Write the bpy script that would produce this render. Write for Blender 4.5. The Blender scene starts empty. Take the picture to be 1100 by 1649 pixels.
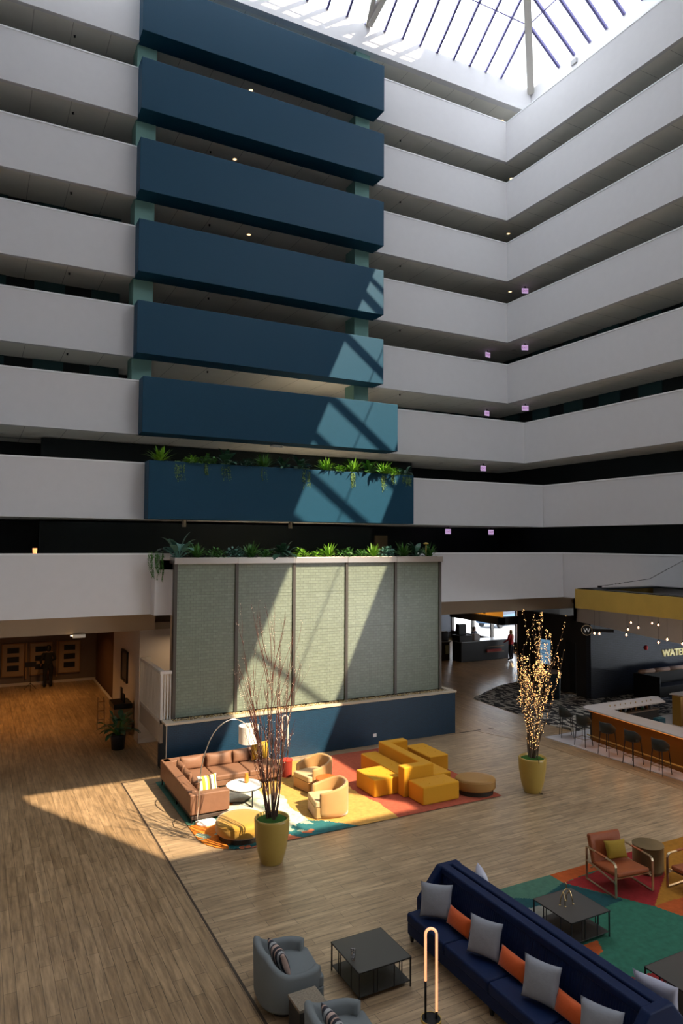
import bpy, bmesh, math, random
from mathutils import Vector, Matrix, noise as mnoise
R = math.radians
PI = math.pi
D = bpy.data
scene = bpy.context.scene
COL = scene.collection
random.seed(7)

# ------------------------------------------------------------------ camera
EYE = 6.45
YAW, PITCH, ROLL, FPX = 0.481725, 0.0431776, 0.0058491, 1125.64
cd = D.cameras.new('camera'); cam = D.objects.new('camera', cd); COL.objects.link(cam)
_f = Vector((math.sin(YAW)*math.cos(PITCH), math.cos(YAW)*math.cos(PITCH), math.sin(PITCH)))
_r0 = Vector((math.cos(YAW), -math.sin(YAW), 0)); _u0 = _r0.cross(_f)
_r = _r0*math.cos(ROLL)+_u0*math.sin(ROLL); _u = -_r0*math.sin(ROLL)+_u0*math.cos(ROLL)
_m = Matrix((_r, _u, -_f)).transposed().to_4x4(); _m.translation = (0, 0, EYE)
cam.matrix_world = _m
cd.sensor_fit = 'VERTICAL'; cd.sensor_height = 24; cd.lens = FPX/1649*24
cd.clip_start = 0.05; cd.clip_end = 600
scene.camera = cam

# ------------------------------------------------------------------ view, world, sun
vs = scene.view_settings
scene.display_settings.display_device = 'sRGB'
vs.view_transform = 'Standard'; vs.look = 'None'; vs.gamma = 1; vs.use_curve_mapping = False
vs.exposure = 0.0
scene.cycles.max_bounces = 10; scene.cycles.diffuse_bounces = 6; scene.cycles.glossy_bounces = 4
scene.cycles.transparent_max_bounces = 16; scene.cycles.transmission_bounces = 6
scene.cycles.sample_clamp_indirect = 6
scene.cycles.use_denoising = True
SKY = 9.8
w = D.worlds.new('world'); scene.world = w; w.use_nodes = True
bg = w.node_tree.nodes['Background']; bg.inputs[0].default_value = (0.90, 0.95, 1.0, 1); bg.inputs[1].default_value = SKY
SUN = Vector((-0.445, 0.90, -1.0))
sl = D.lights.new('sun', 'SUN'); sl.energy = 13.0; sl.color = (1.0, 0.81, 0.57); sl.angle = R(0.28)
so = D.objects.new('sun', sl); COL.objects.link(so)
so.rotation_euler = SUN.to_track_quat('-Z', 'Y').to_euler(); so.location = (20, -20, 60)
# daylight through the skylight: a portal guides the sampling of the sky, it gives no light of its own
for (cx, cy, wx, wy, rot) in ((10.67, 22.6, 24, 4.0, (-math.atan(.75), 0, 0)), (10.67, -8.9, 24, 4.0, (math.atan(.75), 0, 0)), (20.94, 6.85, 4.0, 35, (0, math.atan(.75), 0))):
    pl = D.lights.new('skylight_portal', 'AREA'); pl.shape = 'RECTANGLE'; pl.size = wx; pl.size_y = wy; pl.cycles.is_portal = True
    po = D.objects.new('skylight_portal', pl); COL.objects.link(po); po.location = (cx, cy, 28.82); po.rotation_euler = rot
HALL_W, CAFE_W, BAR_W, LOB_W = 60, 25, 30, 25
def lamp(name, loc, power, color, size=0.3, rot=(0, 0, 0), spread=None, sy=None):
    l = D.lights.new(name, 'AREA'); l.energy = power; l.color = color; l.size = size
    if sy: l.shape = 'RECTANGLE'; l.size_y = sy
    if spread: l.spread = R(spread)
    o = D.objects.new(name, l); COL.objects.link(o); o.location = loc; o.rotation_euler = rot
    return o

# ------------------------------------------------------------------ materials
MATS = {}
def srgb(r, g, b):
    f = lambda c: (c/255/12.92 if c/255 <= .04045 else ((c/255+.055)/1.055)**2.4)
    return (f(r), f(g), f(b))
def newmat(name):
    m = D.materials.new(name); m.use_nodes = True
    nt = m.node_tree; b = nt.nodes['Principled BSDF']; MATS[name] = m
    return m, nt, b
def mat(name, col, rough=.6, metal=0, bump=0, bscale=60, var=0, vscale=4, spec=.3, sheen=0, emit=None, estr=0, coat=0):
    if name in MATS: return MATS[name]
    m, nt, b = newmat(name)
    b.inputs['Base Color'].default_value = (*col, 1); b.inputs['Roughness'].default_value = rough
    b.inputs['Metallic'].default_value = metal; b.inputs['Specular IOR Level'].default_value = spec
    if sheen: b.inputs['Sheen Weight'].default_value = sheen; b.inputs['Sheen Roughness'].default_value = .4
    if coat: b.inputs['Coat Weight'].default_value = coat; b.inputs['Coat Roughness'].default_value = .15
    if emit: b.inputs['Emission Color'].default_value = (*emit, 1); b.inputs['Emission Strength'].default_value = estr
    tc = nt.nodes.new('ShaderNodeTexCoord')
    n = nt.nodes.new('ShaderNodeTexNoise'); nt.links.new(tc.outputs['Object'], n.inputs['Vector'])
    n.inputs['Scale'].default_value = vscale; n.inputs['Detail'].default_value = 5
    mx = nt.nodes.new('ShaderNodeMix'); mx.data_type = 'RGBA'
    v = max(var, .03)
    mx.inputs[6].default_value = (*[c*(1-v) for c in col], 1); mx.inputs[7].default_value = (*[min(1, c*(1+v)) for c in col], 1)
    nt.links.new(n.outputs['Fac'], mx.inputs[0]); nt.links.new(mx.outputs[2], b.inputs['Base Color'])
    if bump:
        n2 = nt.nodes.new('ShaderNodeTexNoise'); n2.inputs['Scale'].default_value = bscale; nt.links.new(tc.outputs['Object'], n2.inputs['Vector'])
        bp = nt.nodes.new('ShaderNodeBump'); bp.inputs['Strength'].default_value = bump; bp.inputs['Distance'].default_value = .01
        nt.links.new(n2.outputs['Fac'], bp.inputs['Height']); nt.links.new(bp.outputs[0], b.inputs['Normal'])
    return m
def wood_floor(name, along_y, c1, c2, gap):
    m, nt, b = newmat(name)
    tc = nt.nodes.new('ShaderNodeTexCoord'); mp = nt.nodes.new('ShaderNodeMapping')
    nt.links.new(tc.outputs['Object'], mp.inputs[0])
    if along_y: mp.inputs['Rotation'].default_value = (0, 0, PI/2)
    br = nt.nodes.new('ShaderNodeTexBrick'); nt.links.new(mp.outputs[0], br.inputs['Vector'])
    br.inputs['Scale'].default_value = 1; br.inputs['Brick Width'].default_value = 1.25; br.inputs['Row Height'].default_value = .17
    br.inputs['Mortar Size'].default_value = .004; br.inputs['Mortar Smooth'].default_value = .2; br.offset = .37; br.inputs['Bias'].default_value = 0
    br.inputs['Color1'].default_value = (*c1, 1); br.inputs['Color2'].default_value = (*c2, 1); br.inputs['Mortar'].default_value = (*gap, 1)
    ns = nt.nodes.new('ShaderNodeTexNoise'); m2 = nt.nodes.new('ShaderNodeMapping'); nt.links.new(mp.outputs[0], m2.inputs[0])
    m2.inputs['Scale'].default_value = (.9, 9, 1); nt.links.new(m2.outputs[0], ns.inputs['Vector'])
    ns.inputs['Scale'].default_value = 1.6; ns.inputs['Detail'].default_value = 6; ns.inputs['Roughness'].default_value = .62
    rm = nt.nodes.new('ShaderNodeMapRange'); nt.links.new(ns.outputs['Fac'], rm.inputs[0])
    rm.inputs[1].default_value = .32; rm.inputs[2].default_value = .68; rm.inputs[3].default_value = .62; rm.inputs[4].default_value = 1.38
    vm = nt.nodes.new('ShaderNodeVectorMath'); vm.operation = 'SCALE'
    nt.links.new(br.outputs['Color'], vm.inputs[0]); nt.links.new(rm.outputs[0], vm.inputs['Scale'])
    nt.links.new(vm.outputs[0], b.inputs['Base Color'])
    b.inputs['Roughness'].default_value = .30; b.inputs['Specular IOR Level'].default_value = .5
    bp = nt.nodes.new('ShaderNodeBump'); bp.inputs['Strength'].default_value = .12; bp.inputs['Distance'].default_value = .004
    nt.links.new(ns.outputs['Fac'], bp.inputs['Height']); nt.links.new(bp.outputs[0], b.inputs['Normal'])
    return m
def seam_mat(name, col, axis, pitch, width=.018, dark=.45, rough=.8):
    m, nt, b = newmat(name)
    tc = nt.nodes.new('ShaderNodeTexCoord'); sp = nt.nodes.new('ShaderNodeSeparateXYZ'); nt.links.new(tc.outputs['Object'], sp.inputs[0])
    def mth(op, a, v=None):
        n = nt.nodes.new('ShaderNodeMath'); n.operation = op
        if isinstance(a, float): n.inputs[0].default_value = a
        else: nt.links.new(a, n.inputs[0])
        if v is not None:
            if isinstance(v, float): n.inputs[1].default_value = v
            else: nt.links.new(v, n.inputs[1])
        return n.outputs[0]
    o = sp.outputs[axis]
    fr = mth('FRACT', mth('DIVIDE', mth('ADD', o, 100.0), float(pitch)))
    line = mth('LESS_THAN', fr, width/pitch)
    nz = nt.nodes.new('ShaderNodeTexNoise'); nt.links.new(tc.outputs['Object'], nz.inputs['Vector']); nz.inputs['Scale'].default_value = 1.3
    mx0 = nt.nodes.new('ShaderNodeMix'); mx0.data_type = 'RGBA'; nt.links.new(nz.outputs['Fac'], mx0.inputs[0])
    mx0.inputs[6].default_value = (*[c*.93 for c in col], 1); mx0.inputs[7].default_value = (*[c*1.07 for c in col], 1)
    mx = nt.nodes.new('ShaderNodeMix'); mx.data_type = 'RGBA'; nt.links.new(line, mx.inputs[0])
    nt.links.new(mx0.outputs[2], mx.inputs[6]); mx.inputs[7].default_value = (*[c*dark for c in col], 1)
    nt.links.new(mx.outputs[2], b.inputs['Base Color']); b.inputs['Roughness'].default_value = rough
    return m
def brick_mat(name, c1, c2, mortar, bw, bh, ms, rot=None, rough=.5, spec=.5, bump=.4):
    m, nt, b = newmat(name)
    tc = nt.nodes.new('ShaderNodeTexCoord'); sp = nt.nodes.new('ShaderNodeSeparateXYZ'); cb = nt.nodes.new('ShaderNodeCombineXYZ')
    nt.links.new(tc.outputs['Object'], sp.inputs[0])
    ad = nt.nodes.new('ShaderNodeMath'); ad.operation = 'ADD'; nt.links.new(sp.outputs[0], ad.inputs[0]); nt.links.new(sp.outputs[1], ad.inputs[1])
    nt.links.new(ad.outputs[0], cb.inputs[0]); nt.links.new(sp.outputs[2], cb.inputs[1])
    br = nt.nodes.new('ShaderNodeTexBrick'); nt.links.new(cb.outputs[0], br.inputs['Vector'])
    br.inputs['Scale'].default_value = 1; br.inputs['Brick Width'].default_value = bw; br.inputs['Row Height'].default_value = bh
    br.inputs['Mortar Size'].default_value = ms; br.inputs['Color1'].default_value = (*c1, 1); br.inputs['Color2'].default_value = (*c2, 1)
    br.inputs['Mortar'].default_value = (*mortar, 1)
    nt.links.new(br.outputs['Color'], b.inputs['Base Color']); b.inputs['Roughness'].default_value = rough; b.inputs['Specular IOR Level'].default_value = spec
    bp = nt.nodes.new('ShaderNodeBump'); bp.inputs['Strength'].default_value = bump; bp.inputs['Distance'].default_value = .01; bp.invert = True
    nt.links.new(br.outputs['Fac'], bp.inputs['Height']); nt.links.new(bp.outputs[0], b.inputs['Normal'])
    return m
def glass_mat(name, tint=(1, 1, 1), gloss=.08, rough=.02):
    m, nt, b = newmat(name); nt.nodes.remove(b)
    out = nt.nodes['Material Output']; t = nt.nodes.new('ShaderNodeBsdfTransparent'); g = nt.nodes.new('ShaderNodeBsdfGlossy'); mx = nt.nodes.new('ShaderNodeMixShader')
    t.inputs[0].default_value = (*tint, 1); g.inputs['Roughness'].default_value = rough; mx.inputs[0].default_value = gloss
    nt.links.new(t.outputs[0], mx.inputs[1]); nt.links.new(g.outputs[0], mx.inputs[2]); nt.links.new(mx.outputs[0], out.inputs[0])
    return m

white = mat('white_plaster', (.62, .615, .625), .75, bump=.05, bscale=90)
cap = mat('white_cap', (.74, .76, .77), .5)
blue = mat('blue_panel', (.005, .050, .096), .5, bump=.2, bscale=220, var=.12, vscale=30, spec=.22)
teal = mat('teal_column', (.17, .33, .29), .6, bump=.05)
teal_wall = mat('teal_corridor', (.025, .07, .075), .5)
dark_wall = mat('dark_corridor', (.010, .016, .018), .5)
soffx = seam_mat('soffit_panels_x', (.72, .70, .64), 0, 1.22)
soffy = seam_mat('soffit_panels_y', (.72, .70, .64), 1, 1.22)
tan = mat('tan_wall', (.36, .28, .205), .8)
greige = mat('greige_wall', (.55, .50, .46), .8)
brown_dark = mat('dark_brown_wall', (.03, .027, .025), .6)
skymetal = mat('skylight_metal', (.12, .11, .25), .4, .3)
conc = mat('painted_beam', (.50, .48, .44), .7)
steel = mat('brushed_steel', (.55, .50, .46), .32, .9)
frame_dark = mat('bronze_frame', (.10, .09, .08), .4, .6)
blackm = mat('black_metal', (.012, .012, .013), .4, .3)
brass = mat('brass', (.62, .42, .11), .42, .6, var=.15, vscale=2)

# ------------------------------------------------------------------ mesh helpers
class MB:
    def __init__(s): s.v = []; s.f = []; s.m = []
    def add(s, vs, fs, mi=0):
        o = len(s.v); s.v += [tuple(v) for v in vs]; s.f += [tuple(i+o for i in f) for f in fs]; s.m += [mi]*len(fs); return s
    def box(s, x0, y0, z0, x1, y1, z1, mi=0, M=None):
        vs = [Vector((x, y, z)) for z in (z0, z1) for y in (y0, y1) for x in (x0, x1)]
        if M: vs = [M @ v for v in vs]
        return s.add(vs, [(0, 2, 3, 1), (4, 5, 7, 6), (0, 1, 5, 4), (2, 6, 7, 3), (0, 4, 6, 2), (1, 3, 7, 5)], mi)
    def bar(s, a, b, wd, hg=None, mi=0, up=(0, 0, 1)):
        a, b = Vector(a), Vector(b); hg = hg or wd; d = (b-a).normalized(); up = Vector(up)
        if abs(d.dot(up)) > .99: up = Vector((0, 1, 0))
        sd = d.cross(up).normalized(); u = sd.cross(d)
        vs = [p+sd*wd/2*i+u*hg/2*j for p in (a, b) for i, j in ((-1, -1), (1, -1), (1, 1), (-1, 1))]
        return s.add(vs, [(3, 2, 1, 0), (4, 5, 6, 7), (0, 1, 5, 4), (1, 2, 6, 5), (2, 3, 7, 6), (3, 0, 4, 7)], mi)
    def tube(s, pts, r, n=8, mi=0, r1=None, caps=True):
        pts = [Vector(p) for p in pts]; N = len(pts); prev = None; vs = []
        for i, p in enumerate(pts):
            d = (pts[min(i+1, N-1)]-pts[max(i-1, 0)])
            d = d.normalized() if d.length > 1e-9 else Vector((0, 0, 1))
            if prev is None:
                up = Vector((0, 0, 1)) if abs(d.z) < .95 else Vector((1, 0, 0)); sd = d.cross(up).normalized()
            else:
                sd = (prev - d*prev.dot(d)).normalized()
            prev = sd; u = d.cross(sd)
            rr = r if r1 is None else r+(r1-r)*i/(N-1)
            if isinstance(r, (list, tuple)): rr = r[i]
            for k in range(n):
                a = 2*PI*k/n; vs.append(p+sd*math.cos(a)*rr+u*math.sin(a)*rr)
        fs = [(i*n+k, i*n+(k+1) % n, (i+1)*n+(k+1) % n, (i+1)*n+k) for i in range(N-1) for k in range(n)]
        if caps: fs += [tuple(range(n-1, -1, -1)), tuple((N-1)*n+k for k in range(n))]
        return s.add(vs, fs, mi)
    def lathe(s, prof, n=32, c=(0, 0, 0), mi=0, M=None):
        vs = []; c = Vector(c)
        for r, z in prof:
            for k in range(n):
                a = 2*PI*k/n; vs.append(Vector((r*math.cos(a), r*math.sin(a), z))+c)
        if M: vs = [M @ v for v in vs]
        fs = [(i*n+k, i*n+(k+1) % n, (i+1)*n+(k+1) % n, (i+1)*n+k) for i in range(len(prof)-1) for k in range(n)]
        if prof[0][0] > 1e-4: fs.append(tuple(range(n-1, -1, -1)))
        if prof[-1][0] > 1e-4: fs.append(tuple((len(prof)-1)*n+k for k in range(n)))
        return s.add(vs, fs, mi)
    def prism(s, poly, z0, z1, mi=0):
        n = len(poly)
        vs = [(x, y, z0) for x, y in poly]+[(x, y, z1) for x, y in poly]
        return s.add(vs, [tuple(range(n-1, -1, -1)), tuple(range(n, 2*n))]+[(i, (i+1) % n, (i+1) % n+n, i+n) for i in range(n)], mi)
    def build(s, name, mats, parent=None, smooth=False, bevel=0, seg=2, loc=None, rz=0, sub=0, kind=None):
        me = D.meshes.new(name); me.from_pydata(s.v, [], s.f)
        ms = mats if isinstance(mats, (list, tuple)) else [mats]
        for m in ms: me.materials.append(m)
        if len(ms) > 1:
            for p, i in zip(me.polygons, s.m): p.material_index = i
        bm = bmesh.new(); bm.from_mesh(me); bmesh.ops.recalc_face_normals(bm, faces=bm.faces); bm.to_mesh(me); bm.free()
        if smooth or bevel:
            for p in me.polygons: p.use_smooth = True
        o = D.objects.new(name, me); COL.objects.link(o)
        if bevel:
            b = o.modifiers.new('bevel', 'BEVEL'); b.width = bevel; b.segments = seg; b.limit_method = 'ANGLE'; b.angle_limit = R(40); b.harden_normals = True
        if sub:
            b = o.modifiers.new('sub', 'SUBSURF'); b.levels = sub; b.render_levels = sub
        if parent: o.parent = parent
        if loc: o.location = loc
        if rz: o.rotation_euler = (0, 0, rz)
        if kind: o['kind'] = kind
        return o
def tag(o, label, cat, group=None, kind=None):
    o['label'] = label; o['category'] = cat
    if group: o['group'] = group
    if kind: o['kind'] = kind
    return o
def thing(name, label, cat, loc=(0, 0, 0), rz=0, group=None):
    o = D.objects.new(name, None); COL.objects.link(o); o.location = loc; o.rotation_euler = (0, 0, rz); o.empty_display_size = .1
    return tag(o, label, cat, group)
def copy_tree(o, parent=None):
    c = o.copy(); COL.objects.link(c); c.parent = parent
    for ch in list(o.children): copy_tree(ch, c)
    return c
def dup(o, loc, rz, label, group=None):
    c = copy_tree(o); c.location = loc; c.rotation_euler = (0, 0, rz); c['label'] = label
    if group: c['group'] = group
    return c
def struct(name, mb, mats, **k):
    o = mb.build(name, mats, **k); o['kind'] = 'structure'; return o

# ------------------------------------------------------------------ architecture
XL, XR = -1.2, 21.05          # left and right parapet planes
YF = -10.5                    # parapet plane behind the photographer
BX0, BX1 = 4.6, 14.18         # blue boxes
# level: (parapet top, parapet bottom, back plane Y)
LV = [(25.70, 23.84, 24.2), (22.88, 21.11, 24.2), (20.08, 18.30, 24.2), (17.28, 15.50, 24.2), (14.50, 12.73, 24.2),
      (11.70, 9.92, 23.12), (8.89, 7.13, 22.02), (6.09, 4.30, 20.92)]
T = .16
def parapet_x(name, x0, x1, y, z0, z1, sgn=1):
    m = MB(); m.box(x0, y, z0, x1, y+T*sgn, z1-.05); m.box(x0, y-.012*sgn, z1-.05, x1, y+(T+.02)*sgn, z1, 1)
    return struct(name, m, [white, cap])
def parapet_y(name, x, y0, y1, z0, z1, sgn=1, seam=None):
    m = MB()
    cuts = [y0]+([seam-.006, seam+.006] if seam else [])+[y1]
    for a, b in zip(cuts[::2], cuts[1::2]):
        m.box(x, a, z0, x+T*sgn, b, z1-.05)
    m.box(x-.012*sgn, y0, z1-.05, x+(T+.02)*sgn, y1, z1, 1)
    return struct(name, m, [white, cap])
for k, (zt, zb, Y) in enumerate(LV):
    parapet_x('wall_back', XL, BX0+.03, Y, zb, zt)
    parapet_x('wall_back', BX1-.05, XR, Y, zb, zt)
    parapet_y('wall_right', XR, YF, Y+T, zb, zt, 1, seam=13.86)
    parapet_y('wall_left', XL, YF, Y+T, zb, zt, -1)
    parapet_x('wall_front', XL, XR, YF, zb, zt, -1)
    # corridor slabs (their undersides are the soffits)
    zs = zb+.06
    c = MB(); c.box(XL-2.6, Y+T, zs, XR+T, 28.6, zs+.55, 0)
    if k >= 6: c.box(BX0, Y+T-.01, zb, BX1, Y+T+.6, zs, 0)
    struct('ceiling', c, soffx)
    c = MB(); c.box(XR+T, YF-2.6, zs, 23.6 if k < 7 else 23.6, 28.6, zs+.55); struct('ceiling', c, soffy)
    c = MB(); c.box(XL-2.6, YF-2.6, zs, XL-T, Y+T, zs+.55); c.box(XL-T, YF-2.6, zs, XR+T, YF-T, zs+.55); struct('ceiling', c, soffy)
    # corridor walls
    ztop = zs+.55+2.25
    c = MB()
    yl = 26.4 if k < 6 else (27.6)
    if k < 7:
        c.box(XL-2.6, yl, zs, 4.0, yl+.2, ztop); c.box(4.0, 27.3, zs, 14.6, 27.5, ztop)
        c.box(14.6, 27.6, zs, 23.7, 27.8, ztop); c.box(23.4, YF-2.6, zs, 23.7, 27.8, ztop)
        c.box(XL-2.8, YF-2.8, zs, XL-2.6, yl, ztop); c.box(XL-2.6, YF-2.8, zs, 23.7, YF-2.6, ztop)
        c.box(3.9, yl, zs, 4.0, 27.5, ztop); c.box(14.5, 27.3, zs, 14.6, 27.8, ztop)
    else:
        c.box(XL-2.6, 27.6, zs, 23.7, 27.8, ztop); c.box(23.4, YF-2.6, zs, 23.7, 27.8, ztop)
        c.box(XL-2.8, YF-2.8, zs, XL-2.6, yl, ztop); c.box(XL-2.6, YF-2.8, zs, 23.7, YF-2.6, ztop)
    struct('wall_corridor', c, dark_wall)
    if k < 6:
        p = MB()
        for i in range(-2, 3):
            x = i*1.9-.3; p.box(x, yl-.05, zs+.55, x+1.0, yl, ztop)
        for i in range(8):
            x = 14.9+i*1.15; p.box(x, 27.55, zs+.55, x+.6, 27.6, ztop)
        for i in range(20):
            y = -12+i*2.0; p.box(23.35, y, zs+.55, 23.4, y+1.1, ztop)
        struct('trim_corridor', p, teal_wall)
# dark recessed panel behind the two planted levels
c = MB()
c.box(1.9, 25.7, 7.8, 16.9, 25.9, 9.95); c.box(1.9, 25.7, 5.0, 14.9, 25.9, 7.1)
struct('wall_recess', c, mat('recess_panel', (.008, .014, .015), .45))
# teal columns flanking the blue boxes
for x0, x1, y0, y1 in ((4.60, 5.28, 24.42, 25.2), (13.30, 13.96, 24.42, 25.2)):
    c = MB(); c.box(x0, y0, 12.0, x1, y1, 27.0); struct('wall_column', c, teal, bevel=.01)
# blue boxes
for k, (zt, zb, Y) in enumerate(LV[:7]):
    yf = Y-.60
    c = MB(); c.box(BX0, yf, zb, BX1, Y+.25, zt+.02)
    struct('wall_blue_box', c, blue, bevel=.012)
# top fascia, upper right wall and ledge
FZ0, FZ1 = 26.58, 27.70
XU = 22.54
c = MB(); c.box(XL, 24.2, FZ0, XU, 24.5, FZ1); struct('wall_fascia', c, white)
c = MB(); c.box(XU, YF, 24.4, XU+.3, 24.5, FZ1); struct('wall_upper_right', c, white)
c = MB(); c.box(XL-.3, YF, FZ0, XL, 24.5, FZ1); c.box(XL-.3, YF-.3, FZ0, XU+.3, YF, FZ1); struct('wall_upper', c, white)
c = MB(); c.box(XL-2.8, 24.5, FZ0, 23.7, 28.6, FZ0+1.0); struct('ceiling', c, soffx)
c = MB(); c.box(XU+.3, YF-2.8, FZ0, 23.7, 24.5, FZ0+1.0); c.box(XL-2.8, YF-2.8, FZ0, XL-.3, 24.5, FZ0+1.0); c.box(XL-.3, YF-2.8, FZ0, XU+.3, YF-.3, FZ0+1.0); struct('ceiling', c, soffy)
c = MB(); c.box(XL-2.8, 27.6, 25.0, 23.7, 27.8, FZ0); c.box(XL-2.8, YF-2.8, 24.0, XL-2.6, 27.8, FZ0); c.box(XL-2.8, YF-2.8, 24.0, 23.7, YF-2.6, FZ0); struct('wall_corridor', c, mat('top_corridor', (.12, .13, .12), .6))
c = MB(); c.box(23.7, YF-2.8, 4.3, 23.9, 28.6, 27.6); c.box(XL-3, 28.6, 3.5, 23.9, 28.8, 27.6); c.box(XL-3.0, YF-3.0, 3.5, XL-2.8, 28.6, 27.6); c.box(XL-3, YF-3, 0, 23.9, YF-2.8, 27.6)
struct('wall_outer', c, dark_wall)

# skylight: sloped perimeter glazing, hip beams, rafters, purlin, flat glazed top
SL, DI = .75, 3.2
ZT = FZ1+SL*DI
g = MB()
x0, x1, y0, y1 = XL, XU, YF, 24.2
g.add([(x0, y1, FZ1), (x1, y1, FZ1), (x1-DI, y1-DI, ZT), (x0+DI, y1-DI, ZT)], [(0, 1, 2, 3)])
g.add([(x1, y1, FZ1), (x1, y0, FZ1), (x1-DI, y0+DI, ZT), (x1-DI, y1-DI, ZT)], [(0, 1, 2, 3)])
g.add([(x0, y0, FZ1), (x1, y0, FZ1), (x1-DI, y0+DI, ZT), (x0+DI, y0+DI, ZT)], [(0, 1, 2, 3)])
struct('window_skylight', g, glass_mat('skylight_glass', (.97, .98, 1), .04))
b = MB()
x = 20.72
while x > x0:
    d = min(DI, x1-x, x-x0)
    if d > .1: b.bar((x, y1, FZ1-.03), (x, y1-d, FZ1-.03+SL*d), .10, .12); (b.bar((x, y0, FZ1), (x, y0+d, FZ1+SL*d), .10, .12) if int(round((20.72-x)/.885)) % 5 == 2 else None)
    x -= .885
y = 22.4
while y > y0:
    d = min(DI, y1-y, y-y0)
    if d > .1: b.bar((x1, y, FZ1-.03), (x1-d, y, FZ1-.03+SL*d), .10, .12); b.bar((x0, y, FZ1), (x0+d, y, FZ1+SL*d), .10, .12)
    y -= .885 if y > 12.5 else 8
PD = 1.78
b.bar((x0+PD, y1-PD, FZ1+SL*PD-.06), (x1-PD, y1-PD, FZ1+SL*PD-.06), .035, .035)
b.bar((x1-PD, y1-PD, FZ1+SL*PD-.06), (x1-PD, y0+PD, FZ1+SL*PD-.06), .035, .035)
struct('trim_skylight_bars', b, skymetal)
b = MB()
for (cx, cy, sx, sy) in ((x1, y1, -1, -1), (x0, y1, 1, -1), (x1, y0, -1, 1), (x0, y0, 1, 1)):
    b.bar((cx, cy, FZ1-.12), (cx+sx*DI, cy+sy*DI, ZT-.12), .30, .40)
b.bar((x0+DI, y1-DI, ZT), (x1-DI, y1-DI, ZT), .2, .3); b.bar((x0+DI, y0+DI, ZT), (x1-DI, y0+DI, ZT), .2, .3)
b.bar((x0+DI, y0+DI, ZT), (x0+DI, y1-DI, ZT), .2, .3); b.bar((x1-DI, y0+DI, ZT), (x1-DI, y1-DI, ZT), .2, .3)
struct('trim_skylight_hip', b, conc)
b = MB()
b.bar((13.75, 24.15, FZ1-.05), (14.35, 20.6, ZT-.1), .24, .28); b.bar((13.7, 24.15, FZ1-.05), (12.9, 20.6, ZT+.2), .17, .24)
struct('trim_skylight_strut', b, conc)
b = MB()
for yr in (11.2, 9.6, 6.1, 4.8, 2.3, 1.0): b.bar((x1-.05, yr, FZ1-.1), (x1-DI, yr, ZT-.1), .17, .2)
struct('trim_skylight_truss', b, conc)
# opaque middle of the roof, and unseen rooftop blocks added to shade parts of the skylight
c = MB(); c.box(x0+DI, y0+DI, ZT-.05, x1-DI, y1-DI, ZT+.05); struct('ceiling_roof', c, white)
c = MB(); c.add([(x0-.2, y1, FZ1), (x0-.2, y0, FZ1), (x0+DI, y0+DI, ZT), (x0+DI, y1-DI, ZT), (x0-.2, y1, FZ1+.2), (x0-.2, y0, FZ1+.2), (x0+DI, y0+DI, ZT+.2), (x0+DI, y1-DI, ZT+.2)], [(0, 1, 2, 3), (7, 6, 5, 4), (0, 4, 5, 1), (1, 5, 6, 2), (2, 6, 7, 3), (3, 7, 4, 0)]); struct('ceiling_roof', c, white)  # unseen left slope made opaque to cut the light on the right wall
tf = mat('sun_blocker_grey', (.45, .45, .46), .8)
c = MB(); c.box(24.0, 3.8, 27.6, 34, 28, 44.5); struct('wall_sun_blocker', c, tf)
c = MB(); c.box(-4, -16, 27.6, 16.2, -11.0, 38); struct('wall_sun_blocker', c, tf)

# ------------------------------------------------------------------ ground floor shell
fl_y = wood_floor('wood_planks_lengthwise', True, (.35, .235, .13), (.26, .17, .09), (.09, .06, .035))
fl_x = wood_floor('wood_planks_crosswise', False, (.40, .285, .17), (.31, .215, .125), (.10, .07, .045))
XS = 3.62
c = MB(); c.box(-6, -22, -.1, XS, 36, 0); struct('floor', c, fl_y)
c = MB(); c.box(XS, -22, -.1, 30, 19.47, 0); struct('floor', c, fl_x)
c = MB(); c.box(XS, 19.47, -.1, 30, 45, 0); struct('floor', c, fl_y)
c = MB(); c.box(XS-.03, -21, .0005, XS+.01, 19.5, .004); c.box(XS, 19.45, .0005, 4.75, 19.49, .004)
c.box(14.66, 19.40, .0005, 16.2, 19.46, .004); struct('trim_floor_seam', c, mat('floor_seam', (.05, .035, .025), .5))
# border planks running beside the bar platform
c = MB(); c.prism([(15.9, 19.55), (16.9, 17.7), (17.2, 12.8), (17.3, 2), (16.75, 2), (16.6, 12.8), (16.2, 17.2), (15.4, 19.3)], .001, .005); struct('floor_border', c, fl_y)
# headers under the lowest balcony, lobby ceiling and walls
c = MB(); c.box(XL-2.6, 22.0, 3.70, 5.0, 22.2, 4.6); c.box(5.0, 22.9, 3.6, 9.5, 23.0, 4.6); c.box(14.2, 22.0, 3.70, 23.0, 22.2, 4.6); struct('wall_header', c, tan)
c = MB(); c.box(-6, 22.2, 3.7, 34, 45, 3.9); c.box(22.6, -5, 3.9, 34, 22.2, 4.1); struct('ceiling', c, mat('lobby_ceiling', (.30, .25, .2), .8))
c = MB(); c.add([(22.3, 21.6, 3.22), (22.3, 10, 2.5), (22.3, 10, 4.6), (22.3, 21.6, 4.6)], [(0, 1, 2, 3)]); c.add([(22.5, 21.6, 3.22), (22.5, 10, 2.5), (22.5, 10, 4.6), (22.5, 21.6, 4.6)], [(0, 1, 2, 3)])
c.add([(22.3, 21.6, 3.22), (22.3, 10, 2.5), (22.5, 10, 2.5), (22.5, 21.6, 3.22)], [(0, 1, 2, 3)]); c.box(22.3, 21.4, 3.22, 23.0, 21.6, 4.6)
struct('wall_bulkhead', c, greige)
# stepped face beside the feature wall
c = MB(); c.box(4.62, 20.45, 4.30, 5.15, 20.92, 6.09); c.box(14.2, 20.4, 4.3, 14.5, 20.92, 6.0); struct('wall_step', c, white)
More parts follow.
